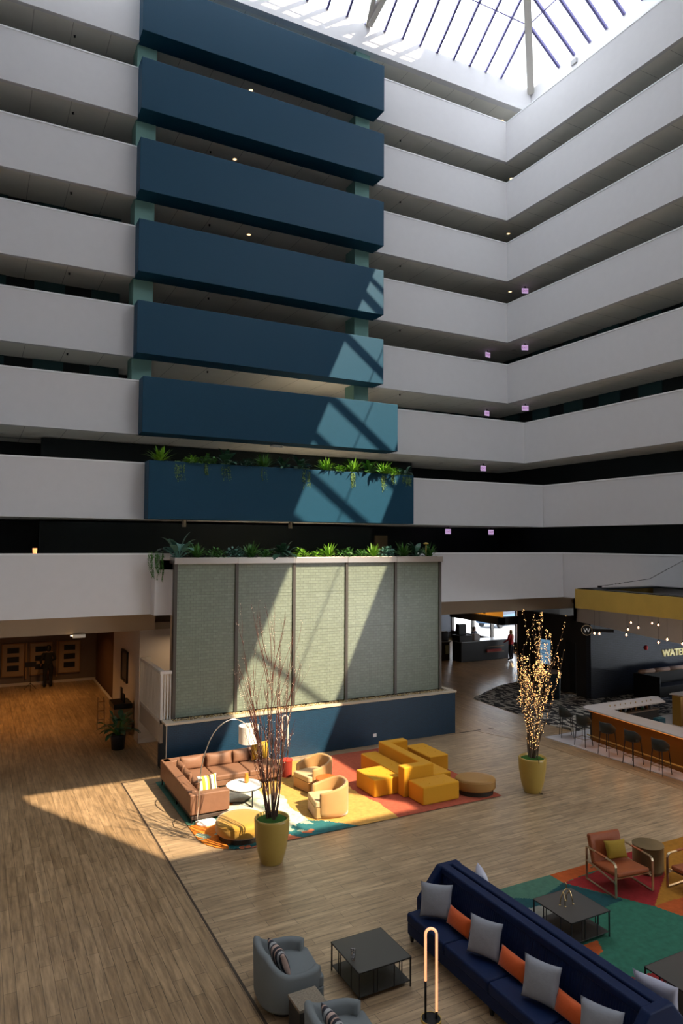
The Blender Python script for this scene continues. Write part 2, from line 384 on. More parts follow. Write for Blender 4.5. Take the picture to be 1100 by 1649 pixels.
# left hall
c = MB(); c.box(5.02, 23.4, 0, 5.5, 29.3, 3.7); c.box(4.75, 23.0, 0, 5.02, 23.6, 3.72); c.box(5.02, 23.0, 0, 9.5, 23.4, 4.3); struct('wall_hall_right', c, greige)
c = MB(); c.box(5.12, 29.3, 0, 5.5, 34.4, 3.7); struct('wall_hall_end', c, mat('hall_brown', (.10, .05, .028), .7))
c = MB(); c.box(-6, 34.4, 0, 5.5, 34.6, 3.7); struct('wall_hall_back', c, mat('hall_back', (.16, .12, .10), .7))
c = MB(); c.box(-6, 34.38, 0, 5.1, 34.4, .12); c.box(5.0, 23.4, 0, 5.02, 34.4, .12); c.box(4.73, 22.98, 0, 4.75, 23.6, .14); c.box(4.73, 22.98, 0, 5.6, 23.0, .14); struct('baseboard_hall', c, greige, bevel=.004)
c = MB(); c.box(-6, -22, 0, -5.8, 34.6, 4.3); struct('wall_hall_left', c, greige)
# cafe shell
c = MB(); c.box(9.3, 39, 0, 29, 39.2, 3.7); c.box(9.3, 23.4, 0, 9.5, 39, 3.7); struct('wall_cafe_back', c, mat('cafe_grey', (.10, .105, .12), .6))
c = MB(); c.box(23.0, 26.95, 2.42, 23.25, 31.2, 2.78); c.box(23.0, 26.95, 2.42, 24.2, 27.2, 2.80); struct('wall_cafe_bulkhead', c, brown_dark)
c = MB(); c.box(24.2, 26.6, 0, 25.3, 27.2, 3.7); struct('wall_cafe_column', c, tan)
c = MB(); c.box(28.95, 27, 0, 29.05, 39, .5)
for y in (27, 29.6, 32.6, 34.9, 36.8, 39): c.box(28.9, y-.06, 0, 29.1, y+.06, 3.7)
c.box(28.9, 27, 3.0, 29.1, 39, 3.7); struct('window_cafe', c, frame_dark)
c = MB(); c.box(28.99, 27, .5, 29.01, 39, 3.0); struct('window_cafe_pane', c, glass_mat('cafe_glass', (.95, .97, 1), .05))
c = MB(); c.box(25.3, 26.6, 0, 29, 26.8, 3.7); struct('wall_cafe_side', c, brown_dark)
# dark walls with the screen, the door recess and the blue wall behind the bar
c = MB(); c.box(22.85, 22.6, 0, 23.1, 25.4, 3.3); c.box(22.85, 25.4, 0, 25.3, 25.6, 3.7); c.box(22.85, 21.9, 2.2, 23.1, 22.6, 3.3); c.box(23.1, 22.3, 0, 23.3, 22.6, 3.3)
c.box(22.75, 21.35, 0, 22.95, 21.9, 3.3); struct('wall_dark', c, brown_dark)
blackwall = brick_mat('dark_blue_tile', (.022, .028, .042), (.028, .035, .052), (.010, .012, .016), .3, .075, .008)
c = MB(); c.box(22.75, 21.1, 0, 34, 21.35, 3.7); struct('wall_bar_back', c, blackwall)
c = MB(); c.box(33.8, 5, 0, 34, 21.1, 3.7); c.box(22, 4.8, 0, 34, 5, 3.7); c.box(23.9, 4.8, 3.7, 34, 21.1, 3.9); struct('wall_far_right', c, brown_dark)
# outside the cafe
c = MB(); c.box(29.1, 20, -.12, 120, 110, -.02); struct('ground_outside', c, mat('pavement', (.5, .5, .5), .9, var=.1))

# feature wall: blue tiled base, gravel trough, steel frame and textured glass
tile = brick_mat('blue_tile', (.006, .036, .075), (.007, .041, .085), (.004, .02, .042), .10, .05, .004, rough=.42, spec=.45, bump=.4)
c = MB(); c.box(4.80, 19.52, 0, 14.62, 20.5, 1.36); struct('wall_tiled_base', c, tile)
c = MB(); c.box(4.76, 19.49, 1.36, 14.66, 19.66, 1.42); c.box(4.76, 20.42, 1.36, 14.66, 20.53, 1.42); c.box(4.76, 19.66, 1.36, 5.02, 20.42, 1.42); c.box(14.46, 19.66, 1.36, 14.66, 20.42, 1.42)
c.box(4.785, 19.50, 0, 4.81, 19.53, 1.36)
struct('trim_stone_cap', c, mat('cap_stone', (.55, .47, .36), .6), bevel=.004)

# ------------------------------------------------------------------ feature wall: glass panels, posts, head rail, gravel
YG = 19.95
GX = [5.09, 6.92, 8.78, 10.62, 12.47, 14.28]
fw = thing('water_feature', 'tall feature wall of five frosted glass panels with bronze posts above the blue tiled base', 'feature wall', (9.7, YG, 1.42))
def loc_build(mb, name, mats, root, **k):
    off = Vector(root.location); mb.v = [tuple(Vector(v)-off) for v in mb.v]
    return mb.build(name, mats, root, **k)
m_g, nt, b = newmat('textured_glass')
b.inputs['Base Color'].default_value = (.2, .25, .19, 1); b.inputs['Roughness'].default_value = .34; b.inputs['Specular IOR Level'].default_value = .8
tc = nt.nodes.new('ShaderNodeTexCoord'); sp = nt.nodes.new('ShaderNodeSeparateXYZ'); cb = nt.nodes.new('ShaderNodeCombineXYZ')
nt.links.new(tc.outputs['Object'], sp.inputs[0]); nt.links.new(sp.outputs[0], cb.inputs[0]); nt.links.new(sp.outputs[2], cb.inputs[1])
br = nt.nodes.new('ShaderNodeTexBrick'); nt.links.new(cb.outputs[0], br.inputs['Vector']); br.inputs['Scale'].default_value = 1
br.inputs['Brick Width'].default_value = .17; br.inputs['Row Height'].default_value = .085; br.inputs['Mortar Size'].default_value = .012; br.inputs['Mortar Smooth'].default_value = .3
br.inputs['Color1'].default_value = (.20, .245, .19, 1); br.inputs['Color2'].default_value = (.165, .20, .155, 1); br.inputs['Mortar'].default_value = (.145, .18, .138, 1)
mp = nt.nodes.new('ShaderNodeMapping'); mp.inputs['Scale'].default_value = (14, 1, .35); nt.links.new(tc.outputs['Object'], mp.inputs[0])
nz = nt.nodes.new('ShaderNodeTexNoise'); nz.inputs['Scale'].default_value = 2; nt.links.new(mp.outputs[0], nz.inputs['Vector'])
rmp = nt.nodes.new('ShaderNodeMapRange'); nt.links.new(nz.outputs['Fac'], rmp.inputs[0]); rmp.inputs[3].default_value = .8; rmp.inputs[4].default_value = 1.15
sc_ = nt.nodes.new('ShaderNodeVectorMath'); sc_.operation = 'SCALE'; nt.links.new(br.outputs['Color'], sc_.inputs[0]); nt.links.new(rmp.outputs[0], sc_.inputs['Scale'])
nt.links.new(sc_.outputs[0], b.inputs['Base Color'])
bp = nt.nodes.new('ShaderNodeBump'); bp.inputs['Strength'].default_value = .5; bp.inputs['Distance'].default_value = .01; nt.links.new(br.outputs['Fac'], bp.inputs['Height']); nt.links.new(bp.outputs[0], b.inputs['Normal'])
for i in range(5):
    g = MB()
    for z0_, z1_ in ((1.44, 2.55), (2.555, 3.72), (3.725, 4.88), (4.885, 5.80)):
        g.box(GX[i]+.04, YG, z0_, GX[i+1]-.04, YG+.03, z1_)
    loc_build(g, 'glass_panel', m_g, fw)
g = MB(); g.box(5.06, YG+.06, 1.42, 14.3, YG+.12, 5.8); loc_build(g, 'backing_panel', mat('backing', (.2, .22, .18), .6), fw)
for x in GX:
    g = MB(); g.box(x-.045, YG-.05, 1.40, x+.045, YG+.14, 5.82); loc_build(g, 'post', frame_dark, fw)
for i in range(5):
    g = MB(); g.box(GX[i]-(.06 if i == 0 else -.003), YG-.12, 5.80, GX[i+1]+(.06 if i == 4 else -.003), YG+.5, 5.98); loc_build(g, 'head_rail', steel, fw, bevel=.006)
g = MB(); rnd = random.Random(3)
for i in range(2600):
    x = rnd.uniform(5.05, 14.42); y = rnd.uniform(19.67, 19.93); s_ = rnd.uniform(.014, .03); z = 1.39+rnd.uniform(0, .03)
    q = [Vector((math.cos(a)*s_*rnd.uniform(.7, 1.2), math.sin(a)*s_*rnd.uniform(.7, 1.2), 0)) for a in (0, 1.5, 3, 4.5)]
    vs = [Vector((x, y, z))+p for p in q]+[Vector((x, y, z+s_*.8)), Vector((x, y, z-s_*.5))]
    g.add(vs, [(0, 1, 4), (1, 2, 4), (2, 3, 4), (3, 0, 4), (1, 0, 5), (2, 1, 5), (3, 2, 5), (0, 3, 5)], rnd.randrange(3))
o = g.build('gravel', [mat('pebble_ochre', (.55, .40, .16), .7), mat('pebble_brown', (.22, .15, .08), .7), mat('pebble_pale', (.6, .52, .36), .7)])
tag(o, 'ochre and brown pebbles lying in the trough at the foot of the glass', 'gravel', kind='stuff')
c = MB(); c.box(5.0, 19.6, 1.30, 14.5, 20.45, 1.385); struct('trim_trough_bed', c, mat('trough_bed', (.12, .09, .05), .8))
# planter ledges
c = MB(); c.box(4.75, YG+.5, 5.62, 14.25, 20.92, 5.90); struct('trim_planter_ledge', c, mat('soil', (.03, .022, .015), .9))
c = MB(); c.box(5.1, YG+.14, 4.30, 14.25, 20.92, 5.62); struct('wall_feature_back', c, white)
c = MB(); c.box(5.1, YG+.14, 0, 5.25, 20.5, 4.3); c.box(5.25, YG+.2, 0, 14.2, YG+.3, 4.3); struct('wall_feature_core', c, tan)
o = MB().box(11.39, 19.505, .25, 11.51, 19.52, .35).build('wall_socket', mat('switch_white', (.8, .8, .8), .4))
tag(o, 'small white socket plate low on the blue tiled base', 'socket')

# ------------------------------------------------------------------ foliage
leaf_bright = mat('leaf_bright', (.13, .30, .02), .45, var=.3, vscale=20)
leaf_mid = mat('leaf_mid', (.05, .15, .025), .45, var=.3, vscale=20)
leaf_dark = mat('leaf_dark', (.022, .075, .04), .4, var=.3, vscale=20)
leaf_blue = mat('leaf_bluegreen', (.07, .17, .13), .45, var=.3, vscale=20)
vine = mat('vine_green', (.15, .26, .09), .6, var=.3, vscale=30)
def blade(m, base, d, L, w, droop, n=5, mi=0, fold=.0):
    d = Vector(d).normalized(); side = d.cross(Vector((0, 0, 1)))
    side = side.normalized() if side.length > .01 else Vector((1, 0, 0))
    p = Vector(base); vs = []; fs = []
    for i in range(n+1):
        t = i/n; ww = w*math.sin(PI*min(1, .12+t*.88))**.8*(1 if t < 1 else .1)
        vs += [p-side*ww/2+Vector((0, 0, fold*ww)), p+side*ww/2+Vector((0, 0, fold*ww))]
        d = (d+Vector((0, 0, -droop/n))).normalized(); p = p+d*L/n
    for i in range(n): fs.append((2*i, 2*i+1, 2*i+3, 2*i+2))
    m.add(vs, fs, mi)
def fern_mb(rnd, h=.34, n=60, w=.036):
    m = MB()
    for i in range(n):
        a = rnd.uniform(0, 2*PI); el = rnd.uniform(.55, 1.45)
        blade(m, (rnd.uniform(-.04, .04), rnd.uniform(-.04, .04), 0), (math.cos(a)*math.cos(el), math.sin(a)*math.cos(el), math.sin(el)), h*rnd.uniform(.7, 1.15), w*rnd.uniform(.8, 1.3), rnd.uniform(.3, 1.1))
    return m
def bushy_mb(rnd, r=.24, n=190, s=.06):
    m = MB()
    for i in range(n):
        a = rnd.uniform(0, 2*PI); rr = r*rnd.uniform(.1, 1); z = rnd.uniform(0, .2)*(1.2-rr/r*.6)
        b_ = (math.cos(a)*rr, math.sin(a)*rr*.8, z); el = rnd.uniform(-.2, 1.0)
        blade(m, b_, (math.cos(a+rnd.uniform(-1, 1))*math.cos(el), math.sin(a+rnd.uniform(-1, 1))*math.cos(el), math.sin(el)), s*rnd.uniform(.8, 1.6), s*rnd.uniform(.6, 1), .5, 3)
    return m
def broad_mb(rnd, n=17, L=.34, w=.12):
    m = MB()
    for i in range(n):
        a = rnd.uniform(0, 2*PI); el = rnd.uniform(.2, 1.3); d = Vector((math.cos(a)*math.cos(el), math.sin(a)*math.cos(el), math.sin(el)))
        L_ = L*rnd.uniform(.7, 1.2)
        m.tube([Vector((0, 0, 0)), d*L_*.45], .006, 4, 0)
        blade(m, d*L_*.42, d+Vector((0, 0, .1)), L_*.75, w*rnd.uniform(.8, 1.3), 1.1, 6, 0, .15)
    return m
def trail_mb(rnd, n=16, L=.5, w_=.3, front=-1):
    m = MB()
    for i in range(n):
        x = rnd.uniform(-w_/2, w_/2); l = L*rnd.uniform(.4, 1)
        pts = [Vector((x, .10, .04)), Vector((x+rnd.uniform(-.03, .03), .0, .07)), Vector((x, -.055-rnd.uniform(0, .04), .0))]
        z = 0
        while z > -l:
            z -= .05; pts.append(Vector((x+rnd.uniform(-.012, .012)+.02*math.sin(z*9), -.075-rnd.uniform(0, .03), z)))
        m.tube(pts, .004, 3)
        for p in pts[2:]:
            for q in range(3):
                a = rnd.uniform(-PI, 0); blade(m, p, (math.cos(a), math.sin(a)*.5, -1.0), .06, .024, .4, 2)
    return m
rnd = random.Random(11)
def plant(kind, matl, label, cat, loc, group, name, trail=0, sc=1.0, tw_=.3):
    mb = {'fern': fern_mb, 'bush': bushy_mb, 'broad': broad_mb, 'trail': None}[kind] if kind != 'trail' else None
    if kind == 'trail':
        o = trail_mb(rnd, 18, trail, tw_).build(name, matl); o.location = loc; tag(o, label, cat, group); return o
    root = thing(name, label, cat, loc, rnd.uniform(0, .3), group)
    f = mb(rnd); f.v = [tuple(Vector(v)*sc*{'fern': 1.45, 'bush': 1.35, 'broad': 1.4}[kind]) for v in f.v]
    f.build('foliage', matl, root)
    if trail:
        trail_mb(rnd, 14, trail, tw_).build('trailing_stems', vine, root)
    return root
GU, GL = 'plants along the top of the lowest blue box', 'plants along the top of the glass feature wall'
ZU, YU, ZL_, YL_ = 8.88, 21.52, 5.95, 20.2
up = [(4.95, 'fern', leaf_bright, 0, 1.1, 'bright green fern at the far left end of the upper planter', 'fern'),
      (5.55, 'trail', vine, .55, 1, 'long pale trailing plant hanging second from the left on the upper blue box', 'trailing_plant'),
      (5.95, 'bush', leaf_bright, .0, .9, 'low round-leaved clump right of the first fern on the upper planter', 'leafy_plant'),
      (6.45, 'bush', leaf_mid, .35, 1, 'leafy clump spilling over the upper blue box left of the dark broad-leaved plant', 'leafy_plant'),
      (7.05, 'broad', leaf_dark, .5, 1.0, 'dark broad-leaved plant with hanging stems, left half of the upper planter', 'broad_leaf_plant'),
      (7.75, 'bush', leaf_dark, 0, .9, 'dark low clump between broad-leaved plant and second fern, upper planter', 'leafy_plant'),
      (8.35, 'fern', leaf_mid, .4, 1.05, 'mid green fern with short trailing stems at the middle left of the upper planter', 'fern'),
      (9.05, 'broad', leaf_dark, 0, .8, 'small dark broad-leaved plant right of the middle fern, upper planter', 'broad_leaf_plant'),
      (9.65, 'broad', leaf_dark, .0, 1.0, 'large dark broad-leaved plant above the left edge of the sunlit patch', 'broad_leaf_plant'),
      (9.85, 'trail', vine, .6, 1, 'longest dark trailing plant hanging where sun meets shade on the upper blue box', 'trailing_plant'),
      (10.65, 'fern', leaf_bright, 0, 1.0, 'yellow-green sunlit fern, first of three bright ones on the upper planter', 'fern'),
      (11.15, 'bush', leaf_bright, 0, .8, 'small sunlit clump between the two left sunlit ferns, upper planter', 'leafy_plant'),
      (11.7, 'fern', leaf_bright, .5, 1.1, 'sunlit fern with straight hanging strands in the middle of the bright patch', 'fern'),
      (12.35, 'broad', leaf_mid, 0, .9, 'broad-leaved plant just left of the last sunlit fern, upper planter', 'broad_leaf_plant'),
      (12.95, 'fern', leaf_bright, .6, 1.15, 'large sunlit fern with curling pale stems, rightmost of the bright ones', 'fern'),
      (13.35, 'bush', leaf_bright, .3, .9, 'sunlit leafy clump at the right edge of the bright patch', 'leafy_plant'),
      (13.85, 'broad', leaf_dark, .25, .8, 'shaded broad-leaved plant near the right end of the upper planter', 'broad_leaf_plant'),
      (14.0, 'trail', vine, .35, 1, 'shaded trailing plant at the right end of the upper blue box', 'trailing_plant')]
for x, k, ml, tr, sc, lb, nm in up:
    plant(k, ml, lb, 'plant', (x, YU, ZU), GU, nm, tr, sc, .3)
c = MB(); c.box(BX0+.05, 21.44, 8.6, BX1-.05, 21.9, 8.86); struct('trim_planter_soil', c, MATS['soil'])
c = MB(); c.box(5.16, YG+.03, 5.0, 14.2, YG+.05, 5.1)
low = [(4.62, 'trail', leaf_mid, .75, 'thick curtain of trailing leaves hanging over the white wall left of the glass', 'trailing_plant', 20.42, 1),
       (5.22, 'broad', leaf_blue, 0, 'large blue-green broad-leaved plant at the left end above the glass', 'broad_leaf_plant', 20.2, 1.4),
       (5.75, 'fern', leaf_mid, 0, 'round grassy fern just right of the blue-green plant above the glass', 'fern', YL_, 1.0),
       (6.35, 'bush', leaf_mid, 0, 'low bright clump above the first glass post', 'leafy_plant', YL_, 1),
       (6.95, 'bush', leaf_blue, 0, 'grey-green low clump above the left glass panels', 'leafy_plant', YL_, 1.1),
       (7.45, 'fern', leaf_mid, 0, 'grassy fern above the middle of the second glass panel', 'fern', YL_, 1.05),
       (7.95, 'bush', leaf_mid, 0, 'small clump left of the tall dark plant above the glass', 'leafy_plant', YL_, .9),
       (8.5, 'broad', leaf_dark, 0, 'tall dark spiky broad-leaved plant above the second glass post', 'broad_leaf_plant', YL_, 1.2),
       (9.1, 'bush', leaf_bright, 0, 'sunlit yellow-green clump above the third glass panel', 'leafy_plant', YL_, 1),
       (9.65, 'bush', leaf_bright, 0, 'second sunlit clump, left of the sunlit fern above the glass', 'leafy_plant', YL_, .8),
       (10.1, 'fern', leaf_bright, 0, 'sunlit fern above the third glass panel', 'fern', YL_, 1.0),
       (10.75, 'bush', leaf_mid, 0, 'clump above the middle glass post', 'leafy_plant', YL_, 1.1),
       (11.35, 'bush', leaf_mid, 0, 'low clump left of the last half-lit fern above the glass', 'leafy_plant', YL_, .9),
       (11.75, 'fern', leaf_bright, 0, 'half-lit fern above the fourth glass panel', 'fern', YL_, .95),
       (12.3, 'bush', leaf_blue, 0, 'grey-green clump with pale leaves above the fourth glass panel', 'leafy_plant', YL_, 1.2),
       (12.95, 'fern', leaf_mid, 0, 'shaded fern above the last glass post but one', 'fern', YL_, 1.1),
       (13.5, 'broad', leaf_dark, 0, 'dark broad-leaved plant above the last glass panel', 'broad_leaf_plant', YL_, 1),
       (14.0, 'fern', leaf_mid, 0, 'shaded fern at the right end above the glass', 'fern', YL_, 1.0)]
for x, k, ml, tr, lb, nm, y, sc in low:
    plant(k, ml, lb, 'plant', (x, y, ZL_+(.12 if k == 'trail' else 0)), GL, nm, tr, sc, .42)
b_ = thing('planter_spotlight', 'small brass spotlight standing among plants at the right above the glass', 'spotlight', (13.85, 20.15, 5.9))
MB().tube([(0, 0, 0), (0, 0, .5)], .02, 8).build('stem', brass, b_, smooth=True)
MB().lathe([(.02, .48), (.09, .5), (.09, .54), (.0, .56)], 16).build('lamp_head', brass, b_, smooth=True)

# ------------------------------------------------------------------ rugs
def inpoly(x, y, P):
    c = False; n = len(P)
    for i in range(n):
        x1_, y1_ = P[i]; x2_, y2_ = P[i-1]
        if (y1_ > y) != (y2_ > y) and x < (x2_-x1_)*(y-y1_)/(y2_-y1_)+x1_: c = not c
    return c
def rugmat(n, c): return mat(n, c, .95, bump=.6, bscale=120, var=.34, vscale=11)
def make_rug(name, x0, x1, y0, y1, step, pick, mats, inside, label):
    nx = int((x1-x0)/step); ny = int((y1-y0)/step); m = MB(); idx = {}
    def vi(i, j):
        if (i, j) not in idx: idx[(i, j)] = len(m.v); m.v.append((x0+i*step, y0+j*step, .016))
        return idx[(i, j)]
    for i in range(nx):
        for j in range(ny):
            x = x0+(i+.5)*step; y = y0+(j+.5)*step
            if not inside(x, y): continue
            m.f.append((vi(i, j), vi(i+1, j), vi(i+1, j+1), vi(i, j+1))); m.m.append(pick(x, y))
    o = m.build(name, mats)
    return tag(o, label, 'rug')
RA = [rugmat('rug_yellow', (.50, .29, .075)), rugmat('rug_red', (.38, .085, .045)), rugmat('rug_orange', (.70, .20, .02)), rugmat('rug_cream', (.62, .62, .48)),
      rugmat('rug_teal', (.02, .13, .14)), rugmat('rug_green', (.055, .15, .11)), rugmat('rug_coral', (.55, .17, .08)), rugmat('rug_mint', (.32, .42, .31))]
def pickA(x, y):
    n1 = mnoise.noise(Vector((x*1.3, y*1.3, 3)))*.45+mnoise.noise(Vector((x*4, y*4, 9)))*.18
    n2 = mnoise.noise(Vector((x*3.2, y*3.2, 20)))+mnoise.noise(Vector((x*9, y*9, 30)))*.5
    X, Y = x+n1*.25, y+n1*.3
    if X > 8.95-.02*(Y-15): return 1
    if X > 7.0 and Y+0*(x) > 14.1 and (X-7.0) > (14.95-Y)*1.0: return 0
    if X < 5.55 and Y > 15.9: return 5
    if Y > 16.9 and X < 7.4: return 0 if X > 6.7 else 3
    if X < 5.5 and Y > 14.7: return 2 if n2 > -.4 else 7
    if Y > 15.35: return 3 if n2 > -.35 else 2 if X < 6 else 7
    if X < 6.0:
        if Y < 14.62-.1*n1 and X > 4.9: return 4 if n2 < .45 else 6
        if X < 4.75 and Y > 15.0: return 7
        if Y < 15.35: return 2 if n2 < .55 else 7
    if Y < 14.5: return 6 if n2 > .0 and X < 6.9 else 4
    if Y < 14.95: return 4 if n2 < .25 else 7
    return 3 if n2 > -.5 else 7
def insA(x, y):
    if x-4.42 < 1.0 and y-14.15 < 1.0 and (5.42-x)**2+(15.15-y)**2 > 1.0: return False
    return True
make_rug('area_rug', 4.42, 12.08, 14.15, 19.1, .03, pickA, RA, insA, 'large abstract rug in yellow, red, cream, teal and orange under the sunlit lounge')
RB = [rugmat('rugb_green', (.025, .13, .08)), rugmat('rugb_teal', (.006, .055, .06)), rugmat('rugb_sage', (.06, .15, .10)), rugmat('rugb_red', (.26, .012, .012)), rugmat('rugb_orange', (.42, .08, .012)),
      rugmat('rugb_yellow', (.36, .15, .012)), rugmat('rugb_grey', (.22, .21, .175))]
def pickB(x, y):
    P = [([(8, 10.4), (10.05, 10.4), (10.05, 10.05), (9.2, 9.8), (8.9, 10.0), (8, 10.3)], 2), ([(10.0, 10.4), (10.05, 10.05), (11.2, 10.15), (11.2, 10.5), (10, 10.5)], 4),
         ([(10.05, 10.05), (11.2, 10.1), (11.2, 10.5), (13.0, 10.5), (12.12, 9.42), (10.86, 8.67)], 3), ([(10.86, 8.67), (12.12, 9.42), (13.2, 10.5), (14.2, 10.5), (14.2, 8.66), (11.61, 8.66)], 5),
         ([(10.86, 8.67), (11.61, 8.75), (14.2, 8.7), (14.2, 5.5), (11.02, 8.22)], 4),
         ([(8.85, 10.02), (9.24, 9.8), (10.05, 10.05), (10.57, 9.09), (10.0, 9.05), (9.07, 9.61), (8, 9.75), (8, 10.3)], 1),
         ([(8, 9.75), (9.07, 9.61), (9.4, 9.3), (8.6, 8.6), (8, 8.6)], 6),
         ([(8.2, 8.36), (9.11, 8.37), (8.95, 8.1), (8.2, 8.0)], 4),
         ([(7.9, 7.40), (8.56, 7.48), (9.36, 7.35), (9.6, 6.6), (9.6, 5.4), (7.9, 5.4)], 3)]
    for p, k in P:
        if inpoly(x, y, p): return k
    return 0
make_rug('area_rug', 7.95, 14.0, 5.3, 10.4, .025, pickB, RB, lambda x, y: True, 'geometric rug of green, teal, red and orange shapes behind the long blue sofa')

# ------------------------------------------------------------------ soft furniture helpers
def pillow_mb(w_, h_, t_, n=12, sag=0.0, seed=0, pts=.09):
    m = MB(); rr = random.Random(seed)
    def co(i, j, s):
        u = i/n*2-1; v = j/n*2-1
        ex = 1-pts*(1-abs(u)**2)*abs(v)**3; ey = 1-pts*(1-abs(v)**2)*abs(u)**3
        x = u*w_/2*(1-pts*(1-v*v)*abs(u)**3*1.0); z = v*h_/2*(1-pts*(1-u*u)*abs(v)**3*1.0)
        th = (max(0, (1-u*u))*max(0, (1-v*v)))**.45*t_/2
        th += .008*mnoise.noise(Vector((u*3+seed, v*3, s*5)))*(1-u*u)*(1-v*v)
        return (x, s*th-sag*(1-v*v), z)
    for s in (-1, 1):
        o = len(m.v)
        for j in range(n+1):
            for i in range(n+1): m.v.append(co(i, j, s))
        for j in range(n):
            for i in range(n):
                a = o+j*(n+1)+i; q = (a, a+1, a+n+2, a+n+1)
                m.f.append(q if s < 0 else q[::-1]); m.m.append(0)
    return m
def finish_pillow(o):
    bm = bmesh.new(); bm.from_mesh(o.data); bmesh.ops.remove_doubles(bm, verts=bm.verts, dist=.0015); bm.to_mesh(o.data); bm.free()
    for p in o.data.polygons: p.use_smooth = True
def pillow(name, label, matl, w_, h_, t_, loc, rot, group=None, seed=0, cat='pillow', bands=None):
    m = pillow_mb(w_, h_, t_, 20 if bands else 12, seed=seed)
    if bands:
        cols, axis = bands
        for k, f in enumerate(m.f):
            cx_ = sum(m.v[i][axis] for i in f)/4/(w_ if axis == 0 else h_)+.5
            m.m[k] = int(min(len(cols)-1, max(0, cx_*len(cols))))
        o = m.build(name, [MATS[c] for c in cols] if isinstance(cols[0], str) else cols)
    else: o = m.build(name, matl)
    finish_pillow(o); o.location = loc; o.rotation_euler = rot
    return tag(o, label, cat, group)
def rbox(name, matl, root, x0, y0, z0, x1, y1, z1, bev=.03, seg=3):
    m = MB(); m.box(x0, y0, z0, x1, y1, z1); return m.build(name, matl, root, bevel=bev, seg=seg)

# ------------------------------------------------------------------ leather corner sofa
leather = mat('brown_leather', (.20, .10, .058), .55, bump=.3, bscale=14, var=.18, vscale=5)
sf = thing('corner_sofa', 'brown leather corner sofa standing against the blue tiled base', 'sofa', (4.5, 16.0, 0))
rbox('rear_backrest', leather, sf, 0, 2.55, .20, 2.95, 2.85, .68)
rbox('side_backrest', leather, sf, -.02, .12, .20, .22, 2.84, .68)
rbox('armrest', leather, sf, -.02, -.08, .20, .92, .16, .66)
rbox('seat_base', leather, sf, .2, .15, .16, .95, 2.56, .30, .02)
rbox('seat_base', leather, sf, .94, 1.62, .16, 2.95, 2.56, .30, .02)
for a in ((.22, .16, .95, 1.60), (.22, 1.62, 1.10, 2.56), (1.11, 1.60, 2.02, 2.56), (2.03, 1.60, 2.95, 2.56)):
    rbox('seat_cushion', leather, sf, a[0], a[1], .29, a[2], a[3], .44, .045)
rbox('plinth', mat('sofa_plinth', (.05, .035, .028), .5), sf, .02, -.06, .09, .90, 2.5, .17, .01)
rbox('plinth', MATS['sofa_plinth'], sf, .9, 1.7, .09, 2.92, 2.5, .17, .01)
for x, y in ((.03, -.03), (.86, -.03), (.03, 2.8), (.03, 1.3), (.86, 1.55), (2.9, 1.68), (2.9, 2.8), (1.9, 1.68)):
    m = MB(); m.box(x-.015, y-.015, 0, x+.015, y+.015, .2); m.build('leg', blackm, sf)
for i, (x, y, wd, rz) in enumerate(((.72, 2.46, .66, 0), (1.46, 2.46, .78, 0), (2.08, 2.47, .50, 0), (.34, 2.05, .62, PI/2), (.33, 1.35, .62, PI/2), (.33, .62, .6, PI/2))):
    o = pillow_mb(wd, .36, .2, 12, seed=i+1).build('back_cushion', leather, sf); finish_pillow(o)
    o.location = (x, y, .60); o.rotation_euler = (-.18, 0, rz)
stripes = ['st_white', 'st_white', 'st_ochre', 'st_white', 'st_ochre', 'st_dark', 'st_white', 'st_ochre', 'st_white']
mat('st_white', (.75, .72, .66), .9); mat('st_ochre', (.55, .36, .05), .9); mat('st_dark', (.08, .06, .05), .9)
pillow('pillow', 'white, ochre and black striped pillow on the brown leather sofa', None, .5, .46, .2, (5.02, 16.40, .68), (-.25, 0, .1), bands=(stripes, 0), seed=4)
must_p = mat('mustard_satin', (.48, .29, .02), .45, bump=.3, bscale=10, sheen=.3)
pillow('pillow', 'mustard yellow pillow at the right of the brown leather sofa', must_p, .5, .5, .22, (7.08, 18.32, .71), (-.2, 0, -.1), seed=5)

# round coffee table, vase
ct = thing('round_coffee_table', 'round coffee table with white top and black frame in front of the brown sofa', 'coffee table', (6.03, 16.65, 0))
MB().lathe([(0, .425), (.43, .425), (.44, .435), (.44, .452), (.43, .46), (0, .46)], 48).build('tabletop', mat('white_top', (.85, .84, .80), .3), ct, smooth=False)
MB().lathe([(.425, .41), (.443, .41), (.443, .426), (.425, .426), (.425, .41)], 48).build('rim', blackm, ct)
for a in (40, 160, 280):
    m = MB(); x, y = math.cos(R(a))*.41, math.sin(R(a))*.41; m.bar((x, y, 0.016), (x, y, .42), .022); m.bar((x, y, .027), (0, 0, .027), .022); m.build('leg', blackm, ct)
vz = MB().lathe([(.0, 0), (.045, 0), (.055, .04), (.058, .12), (.045, .19), (.035, .22), (.045, .235), (.03, .24), (.03, .2), (0, .19)], 24).build('vase', mat('amber_vase', (.60, .22, .02), .3, spec=.7), smooth=True, loc=(6.12, 16.72, .46))
tag(vz, 'slim amber orange vase on the round white coffee table', 'vase')

